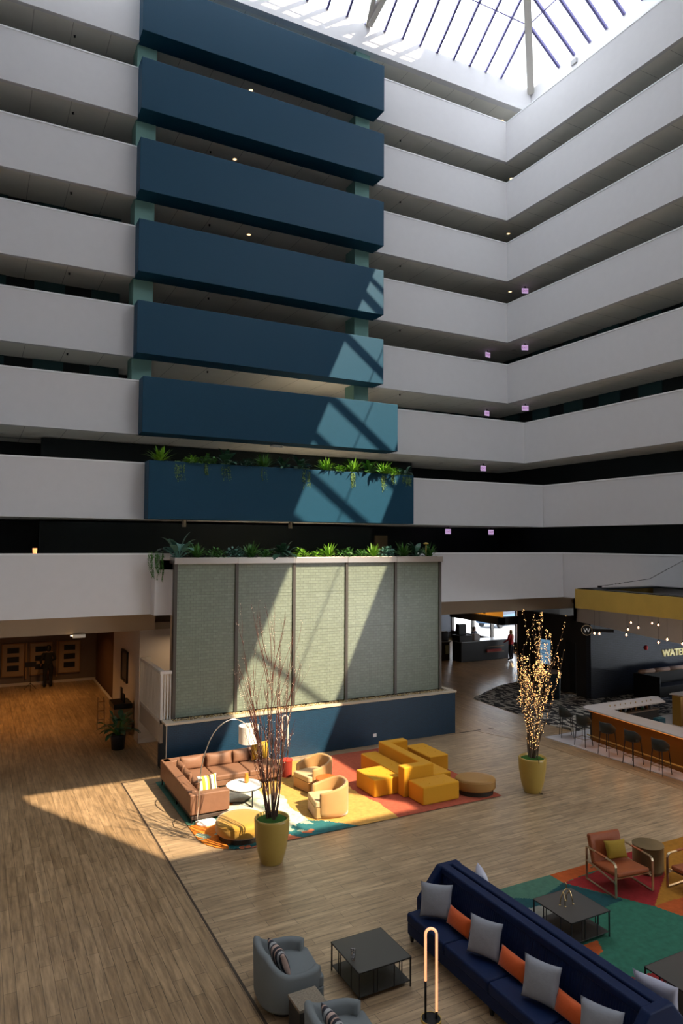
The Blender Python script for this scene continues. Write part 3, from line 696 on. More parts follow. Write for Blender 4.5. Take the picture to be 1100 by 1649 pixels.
# arc lamp
al = thing('arc_floor_lamp', 'chrome arc floor lamp with round white base and drum shade over the brown sofa', 'floor lamp', (4.75, 15.84, 0))
chrome = mat('chrome', (.75, .72, .68), .18, .95)
MB().lathe([(0, .016), (.23, .016), (.235, .03), (.235, .05), (.22, .06), (0, .06)], 40, (.08, .02, 0)).build('base', mat('white_marble', (.85, .83, .8), .3), al, smooth=False)
pts = [(4.62, .05), (4.655, .6), (4.68, 1.0), (4.71, 1.3), (4.79, 1.6), (4.89, 1.85), (5.0, 2.03), (5.11, 2.15), (5.25, 2.24), (5.42, 2.285), (5.58, 2.265), (5.70, 2.2), (5.79, 2.12), (5.83, 2.05)]
m = MB(); m.tube([(x-4.75, .0+i*.004, z) for i, (x, z) in enumerate(pts)], .013, 8); m.build('pole', chrome, al, smooth=True)
m = MB(); m.box(-.11, -.03, .99, -.03, .03, 1.02); m.build('clamp', chrome, al)
m = MB(); m.lathe([(0, 0.016), (.03, .016), (.03, .07), (0, .07)], 12, (-.13, 0, 0)); m.build('pole_socket', chrome, al)
m = MB()
prof = [(.232, 0), (.232, .40)]
m.lathe([(.234, 0), (.234, .40), (.228, .40), (.228, 0), (.234, 0)], 40, (1.11, .06, 1.69)); m.build('lamp_shade', mat('shade_white', (.86, .80, .72), .8), al, smooth=False)
m = MB(); m.tube([(1.09, .05, 2.07), (1.11, .06, 1.9)], .008, 6); m.lathe([(0, 0), (.04, .02), (.04, .08), (0, .1)], 12, (1.11, .06, 1.82))
for a in (0, 120, 240): m.bar((1.11, .06, 2.05), (1.11+.23*math.cos(R(a)), .06+.23*math.sin(R(a)), 2.05), .006)
m.build('fitting', chrome, al)
m = MB(); m.tube([(-.13, 0, .02), (-.3, .05, .012), (-.5, -.1, .01), (-.62, .12, .01), (-.58, .4, .01), (-.45, .55, .01)], .006, 5); m.build('power_cord', blackm, al)

# round and pebble ottomans
def ottoman(label, loc, rx, ry, h, top, base, rz=0, name='round_ottoman'):
    o = thing(name, label, 'ottoman', loc, rz)
    S_ = Matrix.Diagonal((rx, ry, 1, 1))
    MB().lathe([(0, .13), (.93, .13), (1, .17), (1.0, h-.09), (.985, h-.05), (.95, h-.025), (.85, h-.006), (.6, h), (0, h)], 48, M=S_).build('cushion', top, o, smooth=True)
    cu_ = o.children[0]
    MB().lathe([(0, 0.016), (.88, 0.016), (.88, .13), (0, .13)], 40, M=S_).build('base', base, o, smooth=False)
    MB().lathe([(1.0, h-.085), (1.008, h-.08), (1.0, h-.075)], 48, M=S_).build('piping', top, cu_)
    return o
must_v = mat('mustard_fabric', (.62, .29, .010), .8, bump=.3, bscale=150, sheen=.1)
tan_l = mat('tan_leather', (.36, .19, .055), .5, bump=.1, bscale=60)
ob = mat('ottoman_base', (.03, .022, .015), .5)
ottoman('round mustard ottoman with dark base, half behind the gold planter of dark branches', (5.32, 14.82, 0), .56, .56, .42, mat('mustard_velvet', (.42, .23, .03), .7, sheen=.6, var=.15), ob)
ottoman('pebble-shaped tan leather ottoman at the right end of the rug', (11.60, 14.64, 0), .52, .42, .43, tan_l, ob, -.5, 'pebble_ottoman')

# ------------------------------------------------------------------ barrel armchairs
def barrel_mb(rx, ry, th, open_a, zf, n=40, z0=.06, ex=2.6, flare=0.0):
    """C-shaped shell, open side along +x. zf(t): top height, t = 0 at the arm fronts, 1 at the back."""
    m = MB(); vs = []; a0 = open_a; a1 = 2*PI-open_a
    def se(a, r1_, r2_):
        c, s = math.cos(a), math.sin(a)
        k = (abs(c/r1_)**ex+abs(s/r2_)**ex)**(-1/ex); return k*c, k*s
    for i in range(n+1):
        a = a0+(a1-a0)*i/n; t = 1-abs(i/n*2-1); z = zf(t)
        ox, oy = se(a, rx, ry); ix, iy = se(a, rx-th, ry-th); mx_, my_ = (ox+ix)/2, (oy+iy)/2
        f = 1+flare
        vs += [(ox*.97, oy*.97, z0), (ox, oy, .15), (ox*f, oy*f, z-.045), ((ox*.75+mx_*.25)*f, (oy*.75+my_*.25)*f, z-.012), (mx_*f, my_*f, z), ((ix*.75+mx_*.25)*f, (iy*.75+my_*.25)*f, z-.012), (ix, iy, z-.045), (ix, iy, z0)]
    K = 8
    fs = [(i*K+k, (i+1)*K+k, (i+1)*K+(k+1) % K, i*K+(k+1) % K) for i in range(n) for k in range(K)]
    fs += [tuple(range(K)), tuple(n*K+k for k in range(K-1, -1, -1))]
    return m.add(vs, fs)
def barrel_chair(name, label, loc, rz, matl, seatm, basem, rx, ry, th, oa, zf, seat_h, group, plinth=.06, flare=0.0):
    o = thing(name, label, 'armchair', loc, rz, group)
    sh = barrel_mb(rx, ry, th, oa, zf, z0=plinth, flare=flare).build('shell', matl, o, smooth=True)
    m = MB(); n = 24; pts = []
    e = 2.8
    xi, yi = rx-th*.9, ry-th*.9
    poly = []
    for k in range(n+1):
        a = PI/2+PI*k/n; c, s = math.cos(a), math.sin(a); kk = (abs(c/xi)**e+abs(s/yi)**e)**(-1/e); poly.append((kk*c, kk*s))
    fx = rx*.93
    poly += [(fx-.04, -yi), (fx, -yi+.04), (fx, yi-.04), (fx-.04, yi)]
    m.prism(poly, plinth, seat_h-.14); m.build('seat_frame', matl, o, bevel=.012)
    m = MB(); m.prism([(x*.985+.01, y*.985) for x, y in poly], seat_h-.14, seat_h); m.build('seat_cushion', seatm, o, bevel=.035, seg=3)
    m = MB(); m.prism([(x*.86, y*.86) for x, y in poly], .0 if plinth > .06 else .016, plinth+.005); m.build('plinth', basem, o)
    return o
tanv = mat('tan_velvet', (.46, .26, .10), .6, sheen=.5, var=.1)
tanz = lambda t: .60+.17*min(1, t*1.35)**1.2
GT = 'tan barrel armchairs on the sunlit rug'
barrel_chair('barrel_armchair', 'tan leather barrel armchair nearer the blue tiled wall, its seat in full sun', (8.06, 16.90, 0), R(192), tanv, mat('cream_seat', (.55, .40, .22), .6), ob, .46, .43, .075, R(48), tanz, .42, GT, .03)
barrel_chair('barrel_armchair', 'tan leather barrel armchair turned with its curved back to the viewer', (7.62, 15.16, 0), R(170), tanv, MATS['cream_seat'], ob, .46, .43, .075, R(48), tanz, .42, GT, .03)
def drum_table(label, loc, r, h, top, body, name='side_table', ex=None):
    o = thing(name, label, 'side table', loc)
    MB().lathe([(0, h-.03), (r, h-.03), (r+.004, h-.02), (r+.004, h-.004), (r-.004, h), (0, h)], 40).build('tabletop', top, o)
    MB().lathe([(0, 0), (r*.92, 0), (r*.96, h-.03), (0, h-.03)], 40).build('body', body, o, smooth=False)
    return o
orange_t = mat('orange_lacquer', (.70, .10, .01), .35); red_t = mat('red_lacquer', (.60, .04, .02), .35)
drum_table('low orange side table between the two tan barrel armchairs', (8.0, 16.04, .016), .27, .50, orange_t, mat('orange_body', (.35, .12, .03), .5))
drum_table('small red side table behind the branches near the blue tiled wall', (7.74, 18.0, .016), .17, .45, red_t, mat('red_body', (.25, .03, .02), .5))

# ------------------------------------------------------------------ loop lamps
def loop_lamp(label, loc, rz, H, sep, l1, l2, emit, est, group):
    o = thing('loop_floor_lamp', label, 'floor lamp', loc, rz, group)
    r = sep/2; pts = [(-r, 0, l1)]
    pts += [(-r, 0, l1+(H-r-l1)*k/6) for k in range(1, 7)]
    pts += [(-r*math.cos(PI*k/12), 0, H-r+r*math.sin(PI*k/12)) for k in range(1, 13)]
    pts += [(r, 0, H-r-(H-r-l2)*k/6) for k in range(1, 7)]
    m = MB(); m.tube(pts, .018, 10); m.build('light_tube', mat('tube_'+label[:5], (.8, .6, .45), .4, emit=emit, estr=est), o, smooth=True)
    m = MB(); m.tube([(-r, 0, .03), (-r, 0, l1)], .017, 10); m.tube([(r, 0, .03), (r, 0, l2)], .017, 10); m.build('stem', blackm, o, smooth=True)
    MB().lathe([(0, .0), (.13, .0), (.13, .025), (0, .03)], 32).build('base', blackm, o)
    m = MB(); m.lathe([(.13, .0), (.14, .0), (.14, .03), (.13, .03), (.13, 0)], 32); m.build('base_ring', brass, o)
    return o
GLP = 'tall loop floor lamps'
loop_lamp('glowing loop floor lamp on black stems in front of the long blue sofa', (5.62, 8.05, 0), R(-28), 1.21, .15, .52, .12, (1, .40, .17), 1.3, GLP)
loop_lamp('white loop floor lamp against the blue tiled wall, behind the dark branches', (8.12, 19.0, .0), R(-10), 1.40, .17, .72, .5, (1, .85, .7), .35, GLP)

# ------------------------------------------------------------------ mustard modular seating
ms = thing('modular_sofa', 'mustard modular sofa with a zigzag backrest on the red end of the rug', 'sofa', (10.4, 16.3, .016))
def mb_(x0, y0, z0, x1, y1, z1, name, bev=.035): return rbox(name, must_v, ms, x0-10.4, y0-16.3, z0, x1-10.4, y1-16.3, z1, bev, 4)
def zback():
    P = [(9.74, 15.14), (10.66, 15.14), (10.66, 17.22), (11.22, 17.22), (11.22, 17.50), (10.38, 17.50), (10.38, 15.43), (9.74, 15.43)]
    m = MB(); m.prism([(x-10.4, y-16.3) for x, y in P], 0, .74); m.build('backrest', must_v, ms, bevel=.035, seg=4)
zback()
s1_ = mb_(9.86, 15.45, 0, 10.37, 17.6, .44, 'seat'); s2_ = mb_(10.67, 15.16, 0, 11.22, 17.20, .44, 'seat')
def tufts(root, pts, z):
    for x, y in pts:
        MB().lathe([(0, 0), (.022, 0), (.018, .006), (0, .009)], 10, (x, y, z)).build('tuft_button', must_v, root, smooth=True)
tufts(s1_, [(-.28, -.45), (-.28, 0.05), (-.28, .6), (-.28, 1.1)], .44); tufts(s2_, [(.55, -.8), (.55, -.3), (.55, .3)], .44)
GC = 'mustard cube ottomans beside the modular sofa'
def cube(label, x0, y0, x1, y1, h):
    o = thing('cube_ottoman', label, 'ottoman', ((x0+x1)/2, (y0+y1)/2, .016), 0, GC)
    a, b = (x1-x0)/2, (y1-y0)/2
    cu_ = rbox('cushion', must_v, o, -a, -b, 0, a, b, h, .035, 4)
    tufts(cu_, [(-a*.4, -b*.4), (a*.4, -b*.4), (-a*.4, b*.4), (a*.4, b*.4)], h)
cube('mustard cube ottoman half in sunlight at the left of the modular sofa', 9.06, 15.46, 9.84, 16.42, .44)
cube('mustard cube ottoman in front of the modular sofa, nearest the viewer', 9.86, 14.46, 10.96, 15.12, .44)
cube('mustard cube ottoman behind the modular sofa, on the bare wood floor side', 11.42, 16.42, 12.06, 17.68, .44)

# ------------------------------------------------------------------ planters with branches
olive = mat('olive_glaze', (.40, .27, .055), .35, spec=.6)
moss = mat('moss', (.03, .10, .012), .9, bump=.8, bscale=60)
bark = mat('dark_bark', (.07, .04, .032), .7); twig_red = mat('red_twig', (.11, .035, .024), .7)
def branches(rnd, H, spread, n, fork, x0=0):
    """returns list of polylines (pts, r0, r1)"""
    out = []
    def grow(p, d, L, r, depth):
        pts = [p.copy()]; n_ = max(4, int(L/.16)); 
        for i in range(n_):
            d = (d+Vector((rnd.uniform(-.06, .06), rnd.uniform(-.06, .06), rnd.uniform(.0, .06)))).normalized()
            p = p+d*(L/n_); pts.append(p.copy())
            if depth < 3 and i > n_*.14 and rnd.random() < fork*(1.0 if depth else .8):
                dd = (d+Vector((rnd.uniform(-.42, .42), rnd.uniform(-.42, .42), .25))).normalized()
                grow(p.copy(), dd, L*rnd.uniform(.25, .45), r*.55, depth+1)
        out.append((pts, r, r*.25))
    for i in range(n):
        a = rnd.uniform(0, 2*PI); q = rnd.uniform(0, .13); s = rnd.uniform(0.1, 1)*spread
        d = Vector((math.cos(a)*s, math.sin(a)*s, 1)).normalized()
        grow(Vector((math.cos(a)*q, math.sin(a)*q, .86)), d, (H-.86)*rnd.uniform(.62, 1.0), rnd.uniform(.011, .018), 0)
    return out
def planter(label, loc, H, spread, n, fork, seed, bm_, bead, nb, beadr, cord=False):
    rr = random.Random(seed)
    o = thing('potted_branches', label, 'potted plant', loc)
    pot = MB().lathe([(0, 0), (.20, 0), (.22, .02), (.29, .25), (.345, .6), (.355, .84), (.355, .88), (.34, .90), (.315, .89), (.31, .84), (0, .82)], 48).build('pot', olive, o, smooth=True)
    m = MB(); m.lathe([(.31, .84), (.26, .865), (.15, .88), (0, .885)], 24); m.build('moss', moss, o, smooth=True)
    br_ = branches(rr, H, spread, n, fork)
    main, sub_ = MB(), MB()
    for pts, r0, r1 in br_:
        (main if r0 > .0105 else sub_).tube(pts, r0, 5, 0, r1, caps=False)
    main.build('stems', bm_[0], o, smooth=True); sub_.build('twigs', bm_[1], o, smooth=True)
    allp = [(p, q) for pts, r0, r1 in br_ for p, q in zip(pts[1:], pts[:-1])]
    m = MB(); s = beadr
    for k in range(nb):
        p, q = rr.choice(allp); c = p.lerp(q, rr.random())+Vector((rr.uniform(-.03, .03), rr.uniform(-.03, .03), rr.uniform(-.03, .03)))
        if c.z < 1.1: continue
        m.add([c+Vector(v)*s for v in ((1, 0, 0), (-1, 0, 0), (0, 1, 0), (0, -1, 0), (0, 0, 1), (0, 0, -1))], [(0, 2, 4), (2, 1, 4), (1, 3, 4), (3, 0, 4), (2, 0, 5), (1, 2, 5), (3, 1, 5), (0, 3, 5)])
    o2 = m.build('fairy_lights', bead, o); o2['kind'] = 'stuff'
    if cord:
        m = MB(); m.tube([(-.12, -.30, .94), (-.10, -.345, .9), (-.06, -.30, .5), (0, -.23, .2), (.02, -.23, .02), (.08, -.28, .012)], .008, 6); m.build('power_cord', blackm, o)
    return o
planter('olive gold planter of tall dark bare branches in front of the sunlit rug', (5.45, 13.38, 0), 4.35, .24, 18, .42, 12, (bark, twig_red), mat('bead_pale', (.7, .55, .45), .4, emit=(1, .75, .55), estr=.2), 700, .007)
planter('olive gold planter of branches wrapped in warm fairy lights near the bar', (13.0, 14.05, 0), 4.0, .27, 20, .26, 8, (mat('grey_bark', (.10, .07, .05), .7), bark), mat('bead_warm', (.9, .6, .3), .4, emit=(1, .52, .18), estr=4.5), 1700, .0085, cord=True)

# ------------------------------------------------------------------ long blue double-sided sofa
navy = mat('navy_velvet', (.001, .010, .05), .6, spec=.2, sheen=.03, var=.2, vscale=3)
m, nt, b = newmat('navy_channel'); b.inputs['Base Color'].default_value = (.001, .009, .045, 1); b.inputs['Roughness'].default_value = .6; b.inputs['Specular IOR Level'].default_value = .2
navy_ch = m
bs = thing('double_sofa', 'long dark blue velvet sofa with a tall shared backrest in the foreground', 'sofa', (7.18, 7.75, 0))
YA, YB = -2.05, 2.05
for s in (-1, 1):
    n = 4
    for i in range(n):
        y0_ = YA+.02+(YB-YA-.04)/n*i; y1_ = YA+.02+(YB-YA-.04)/n*(i+1)
        x0_, x1_ = sorted((s*.24, s*.84)); rbox('seat_cushion', navy, bs, x0_, y0_+.004, .30, x1_, y1_-.004, .47, .04)
    x0_, x1_ = sorted((s*.12, s*.82)); rbox('seat_base', navy, bs, x0_, YA+.02, .12, x1_, YB-.02, .31, .02)
    # channelled inner face of the backrest
    m = MB(); N = 92; prof = []
    for i in range(N*4+1):
        y = YA+.12+(YB-YA-.24)*i/(N*4); d = .012*abs(math.sin(PI*i/4))
        for (xx, zz) in ((.28, .45), (.19, .92), (.15, 1.03)): prof.append((s*(xx+d-.012), y, zz))
    vs = prof; fs = []
    for i in range(N*4):
        for k in range(2):
            a = i*3+k; fs.append((a, a+3, a+4, a+1))
    m.add(vs, fs); m.build('channel_panel', navy_ch, bs, smooth=True)
    rbox('back_rail', navy, bs, min(s*.02, s*.19), YA+.05, .96, max(s*.02, s*.19), YB-.05, 1.08, .03)
m = MB(); m.box(-.14, YA+.06, .3, .14, YB-.06, 1.0); m.build('back_core', navy, bs)
for e in (-1, 1):
    P_ = [(-.60, .30), (-.60, .62), (-.20, 1.08), (.20, 1.08), (.60, .62), (.60, .30)]
    yy = e*2.03
    m = MB(); n = len(P_); m.add([(x, yy-.07, z) for x, z in P_]+[(x, yy+.07, z) for x, z in P_], [tuple(range(n)), tuple(range(2*n-1, n-1, -1))]+[(i, i+n, (i+1) % n+n, (i+1) % n) for i in range(n)])
    m.build('end_wing', navy, bs, bevel=.03, seg=3)
for x in (-.76, .76):
    for y in (-1.98, 1.98, 0):
        m = MB(); m.add([(x-.035, y-.035, .13), (x+.035, y-.035, .13), (x+.035, y+.035, .13), (x-.035, y+.035, .13), (x-.018, y-.018, 0), (x+.018, y-.018, 0), (x+.018, y+.018, 0), (x-.018, y+.018, 0)],
              [(0, 1, 2, 3), (7, 6, 5, 4), (0, 4, 5, 1), (1, 5, 6, 2), (2, 6, 7, 3), (3, 7, 4, 0)]); m.build('leg', blackm, bs)
grey_p = mat('grey_pillow', (.26, .27, .30), .85, bump=.25, bscale=30, var=.1, vscale=14)
lilac_p = mat('pale_pillow', (.42, .42, .50), .85, bump=.2, bscale=30)
coral_p = mat('coral_pillow', (.55, .085, .010), .65, bump=.3, bscale=40, sheen=.4)
GPG, GPO = 'grey pillows on the long blue sofa', 'orange lumbar pillows on the long blue sofa'
for i, (y, lb, rz) in enumerate(((9.40, 'grey square pillow at the far end of the blue sofa, near side', -.75), (8.22, 'second grey square pillow from the far end on the near side of the blue sofa', -1.15),
                             (7.08, 'crumpled grey square pillow third from the far end of the blue sofa', -1.2), (6.10, 'grey pillow at the bottom edge of the photo, near side of the blue sofa', -1.15))):
    pillow('pillow', lb, grey_p, .52, .52, .2, (6.68 if i else 6.66, y, .74), (-.25, 0, rz), GPG, seed=20+i, )
for i, (y, lb) in enumerate(((8.92, 'orange lumbar pillow between the two far grey pillows on the blue sofa'), (7.70, 'orange lumbar pillow between the second and third grey pillows'), (6.62, 'orange lumbar pillow nearest the viewer on the blue sofa'))):
    pillow('lumbar_pillow', lb, coral_p, .56, .28, .17, (6.75, y, .62), (-.3, 0, -PI/2), GPO, seed=30+i)
pillow('pillow', 'pale grey pillow peeking over the far end of the blue sofa backrest', lilac_p, .5, .5, .2, (7.60, 9.40, .80), (.2, PI/4*0, -PI/2-.5), 'pale pillows on the far side of the blue sofa', seed=41)
pillow('pillow', 'pale grey pillow behind the near end of the blue sofa backrest', lilac_p, .56, .56, .2, (7.66, 6.10, .80), (.2, 0, -PI/2+.3), 'pale pillows on the far side of the blue sofa', seed=42)

# ------------------------------------------------------------------ black square coffee tables
tt = mat('grey_tabletop', (.055, .052, .047), .38, spec=.5); tshelf = mat('table_shelf', (.028, .027, .025), .45)
def sq_table(label, x, y, w_=.86, z0=0):
    o = thing('square_coffee_table', label, 'coffee table', (x, y, z0), 0, 'black metal coffee tables')
    h = w_/2; rbox('tabletop', tt, o, -h, -h, .405, h, h, .42, .003, 1)
    rbox('lower_shelf', tshelf, o, -h+.01, -h+.01, .07, h-.01, h-.01, .085, .003, 1)
    for sx in (-1, 1):
        for sy in (-1, 1):
            m = MB(); m.box(sx*h-.009*(1+sx), sy*h-.009*(1+sy), 0, sx*h+.009*(1-sx), sy*h+.009*(1-sy), .42); m.build('leg', blackm, o)
    for (ax, ay) in ((-.45, -1), (-.3, -1), (-1, .3), (-1, .45), (.3, 1), (.45, 1), (1, -.45), (1, -.3), (-1, -.45), (.35, -1)):
        m = MB(); x_, y_ = ax*h*.985, ay*h*.985; m.box(x_-.006, y_-.006, .08, x_+.006, y_+.006, .41); m.build('upright', blackm, o)
    m = MB()
    for a, c_ in (((-h, -h), (h, -h)), ((h, -h), (h, h)), ((h, h), (-h, h)), ((-h, h), (-h, -h))): m.bar((*a, .412), (*c_, .412), .014)
    m.build('frame', blackm, o)
    return o
sq_table('black square coffee table between the grey armchairs and the blue sofa', 5.345, 9.215, .87)
sq_table('black square coffee table on the green rug carrying a brass sculpture', 8.95, 8.78, .86, .016)
sq_table('black square coffee table cut off by the right edge of the photo', 9.05, 6.60, .9, .016)
g_ = MB().lathe([(.0, 0), (.030, 0), (.038, .13), (.040, .15), (.037, .15), (.034, .12), (.028, .02), (0, .02)], 20).build('drinking_glass', glass_mat('cup_glass', (.8, .8, .8), .25), smooth=True, loc=(4.99, 9.10, .421))
tag(g_, 'clear drinking glass on the left edge of the black coffee table', 'glass')
m = MB()
sc0 = Vector((8.87, 8.83, .436))
for pts, r in ((((-.10, .02, 0), (-.07, .02, .12), (-.03, .01, .21), (.03, 0, .25), (.08, -.02, .22), (.10, -.05, .12), (.12, -.06, 0)), .010), (((-.03, .01, .21), (-.05, -.05, .10), (-.06, -.06, 0)), .009),
               (((.03, 0, .25), (.04, .01, .32), (.02, .02, .35)), .010), (((.08, -.02, .22), (.07, .04, .12), (.10, .07, 0)), .009)):
    m.tube([Vector(p)+sc0 for p in pts], r, 8)
for p in ((-.10, .02), (.12, -.06), (-.06, -.06), (.10, .07)): m.lathe([(0, 0), (.018, .004), (.018, .014), (0, .02)], 10, sc0+Vector((p[0], p[1], -.005)))
tag(m.build('brass_sculpture', mat('polished_brass', (.60, .45, .22), .2, .95), smooth=True), 'small polished brass sculpture of bent rods on the black coffee table', 'sculpture')

# ------------------------------------------------------------------ grey tub armchairs, stone table
gfab = mat('grey_fabric', (.17, .19, .195), .9, bump=.2, bscale=160)
gz = lambda t: .60+.22*max(0, min(1, (t-.42)*3.2))**1.5*(1 if t > .42 else 0)
GG = 'grey tub armchairs in the foreground'
cols = ['gp_a', 'gp_b', 'gp_c', 'gp_b', 'gp_d', 'gp_b', 'gp_a', 'gp_b', 'gp_c', 'gp_b', 'gp_d', 'gp_b']
mat('gp_a', (.50, .36, .30), .9); mat('gp_b', (.035, .035, .045), .9); mat('gp_c', (.38, .38, .38), .9); mat('gp_d', (.45, .30, .24), .9)
for i, (x, y, lb, pb) in enumerate(((4.06, 9.34, 'grey tub armchair left of the black coffee table, farther of the two', 'dark striped pillow in the farther grey tub armchair'),
                                (4.12, 7.72, 'grey tub armchair cut off by the bottom edge of the photo', 'pink and black striped pillow in the grey armchair at the bottom edge'))):
    barrel_chair('tub_armchair', lb, (x, y, 0), R(-6), gfab, gfab, blackm, .45, .50, .10, R(45), gz, .45, GG, .11, .03)
    o = pillow('pillow', pb, None, .52, .34, .17, (x-.14, y-.02, .63), (-.35, 0, PI/2+.05), 'striped pillows in the grey armchairs', seed=50+i, bands=(cols, 0))
st = thing('stone_side_table', 'square stone-topped side table between the two grey armchairs', 'side table', (4.0, 8.53, 0))
rbox('tabletop', mat('speckled_stone', (.22, .18, .13), .6, var=.7, vscale=45), st, -.20, -.19, .45, .20, .19, .49, .004, 1); rbox('body', brown_dark, st, -.19, -.18, 0, .19, .18, .45, .004, 1)

# ------------------------------------------------------------------ brass-framed leather lounge chairs, drum table
cog = mat('cognac_leather', (.30, .075, .022), .5, bump=.2, bscale=20, var=.2)
champ = mat('champagne_metal', (.50, .40, .26), .28, .9)
def lounge(label, loc, rz, pil=None):
    o = thing('lounge_chair', label, 'armchair', loc, rz, 'leather lounge chairs with flat metal frames')
    W_, D_ = .84, .80     # faces -y
    for s in (-1, 1):
        x = s*W_/2; m = MB(); pts = [(x, D_/2, .025), (x, -D_/2, .025), (x, -D_/2, .56), (x, -D_/2+.04, .62), (x, D_/2, .62)]
        P_ = [(D_/2, .015), (-D_/2, .015), (-D_/2, .55), (-D_/2+.02, .595), (-D_/2+.07, .62), (D_/2, .62)]
        for a, c_ in zip(P_[:-1], P_[1:]): m.bar((x, a[0], a[1]), (x, c_[0], c_[1]), .045, .014, up=(1, 0, 0) if False else (0, 0, 1))
        m.bar((x, D_/2, .015), (x, D_/2, .62), .045, .014); m.bar((x, -D_/2, .27), (x, D_/2, .36), .045, .014); m.build('side_frame', champ, o)
        m = MB(); m.box(x-.028, -.14, .612, x+.028, .14, .632); m.build('arm_pad', cog, o, bevel=.005)
    m = MB(); m.add([(-.37, -.38, .34), (.37, -.38, .34), (.37, .30, .27), (-.37, .30, .27), (-.37, -.38, .43), (.37, -.38, .43), (.37, .30, .37), (-.37, .30, .37)], [(3, 2, 1, 0), (4, 5, 6, 7), (0, 1, 5, 4), (1, 2, 6, 5), (2, 3, 7, 6), (3, 0, 4, 7)])
    m.build('seat', cog, o, bevel=.035, seg=3)
    m = MB(); m.add([(-.37, .24, .30), (.37, .24, .30), (.37, .34, .30), (-.37, .34, .30), (-.37, .40, .84), (.37, .40, .84), (.37, .49, .82), (-.37, .49, .82)], [(3, 2, 1, 0), (4, 5, 6, 7), (0, 1, 5, 4), (1, 2, 6, 5), (2, 3, 7, 6), (3, 0, 4, 7)])
    m.build('backrest', cog, o, bevel=.04, seg=3)
    for y, z in ((-.36, .33), (.30, .26)):
        m = MB(); m.bar((-W_/2, y, z), (W_/2, y, z), .03, .014); m.build('crossbar', champ, o)
    return o
lounge('cognac leather lounge chair with a mustard pillow, on the red part of the rug', (10.93, 9.50, .016), R(-8))
pillow('pillow', 'small mustard pillow in the cognac leather lounge chair', mat('mustard_cotton', (.32, .20, .02), .8, bump=.2), .46, .34, .15, (11.03, 9.66, .60), (-.35, 0, R(-14)), seed=61)
lounge('cognac leather lounge chair cut off by the right edge beside the bronze drum table', (12.08, 8.61, .016), R(-90))
dt = thing('drum_table', 'round bronze drum side table between the two leather lounge chairs', 'side table', (11.93, 9.66, .016))
bz = mat('bronze_drum', (.20, .15, .075), .4, .7, var=.25, vscale=3)
MB().lathe([(0, .49), (.29, .49), (.295, .50), (.295, .515), (0, .52)], 48).build('tabletop', bz, dt)
MB().lathe([(0, 0), (.27, 0), (.29, .06), (.29, .49), (0, .49)], 48).build('body', bz, dt)

# ------------------------------------------------------------------ bar
marb = mat('white_marble_floor', (.55, .53, .54), .3, var=.06, vscale=2)
c = MB(); c.prism([(16.95, 17.72), (19.6, 17.78), (21.6, 17.9), (24.0, 17.9), (24.0, 16.5), (21.5, 15.6), (21.5, 5), (17.4, 5), (17.22, 12.85)], .002, .022); struct('floor_bar_platform', c, marb)
# patterned carpet
m, nt, b = newmat('bar_carpet'); tc = nt.nodes.new('ShaderNodeTexCoord'); mp = nt.nodes.new('ShaderNodeMapping'); mp.inputs['Scale'].default_value = (3.2, 1.5, 1); mp.inputs['Rotation'].default_value = (0, 0, .3)
vo_ = nt.nodes.new('ShaderNodeTexNoise'); vo_.inputs['Scale'].default_value = 1.6; vo_.inputs['Detail'].default_value = 1.5; nt.links.new(tc.outputs['Object'], mp.inputs[0]); nt.links.new(mp.outputs[0], vo_.inputs['Vector'])
cr = nt.nodes.new('ShaderNodeValToRGB'); cr.color_ramp.interpolation = 'CONSTANT'; cr.color_ramp.elements[0].color = (.012, .011, .012, 1); cr.color_ramp.elements[1].position = .51; cr.color_ramp.elements[1].color = (.36, .33, .28, 1)
nt.links.new(vo_.outputs['Fac'], cr.inputs[0]); nt.links.new(cr.outputs[0], b.inputs['Base Color']); b.inputs['Roughness'].default_value = .95
c = MB(); c.prism([(18.45, 23.4), (18.22, 18.9), (18.40, 17.75), (24, 17.92), (33.8, 17.9), (33.8, 21.1), (22.75, 21.1), (22.85, 25.4), (21.2, 25.0), (18.7, 23.6)], .003, .012); o = struct('floor_bar_carpet', c, m)
bar = thing('bar_counter', 'angular bar counter with white marble top and glowing amber front', 'bar counter', (17.6, 17, .022))
ox, oy = 17.6, 17.0
def bp_(L): return [(x-ox, y-oy) for x, y in L]
mt = mat('marble_top', (.60, .58, .59), .3, var=.05)
m = MB(); m.prism(bp_([(17.55, 11.0), (17.55, 13.1), (17.76, 16.75), (17.86, 16.92), (18.05, 17.0), (21.25, 17.0), (21.45, 16.85), (21.0, 16.22), (18.42, 16.22), (18.38, 15.9), (18.45, 13.7), (18.45, 11.0)]), 1.02, 1.07); m.build('countertop', mt, bar, bevel=.012)
amber = mat('amber_front', (.21, .085, .012), .35, .4, emit=(1, .30, .02), estr=.0)
m = MB(); m.prism(bp_([(17.80, 11.0), (17.80, 13.1), (18.02, 16.70), (18.06, 16.72), (17.92, 13.1), (17.92, 11.0)]), 0, 1.02); m.build('front_panel', amber, bar)
m = MB(); m.prism(bp_([(18.02, 16.70), (18.1, 16.85), (21.0, 16.85), (21.0, 16.75), (18.15, 16.75)]), 0, 1.02); m.build('back_panel', brown_dark, bar)
m = MB(); m.bar((17.68-ox, 11-oy, .99), (17.68-ox, 13.1-oy, .99), .05, .02); m.bar((17.68-ox, 13.1-oy, .99), (17.90-ox, 16.7-oy, .99), .05, .02); m.build('light_strip', mat('amber_strip', (1, .5, .1), .5, emit=(1, .28, .02), estr=1.3), bar)
m = MB(); m.tube([(17.60-ox, 11-oy, .22), (17.60-ox, 13.1-oy, .22), (17.82-ox, 16.7-oy, .22)], .022, 8); m.build('foot_rail', brass, bar, smooth=True)
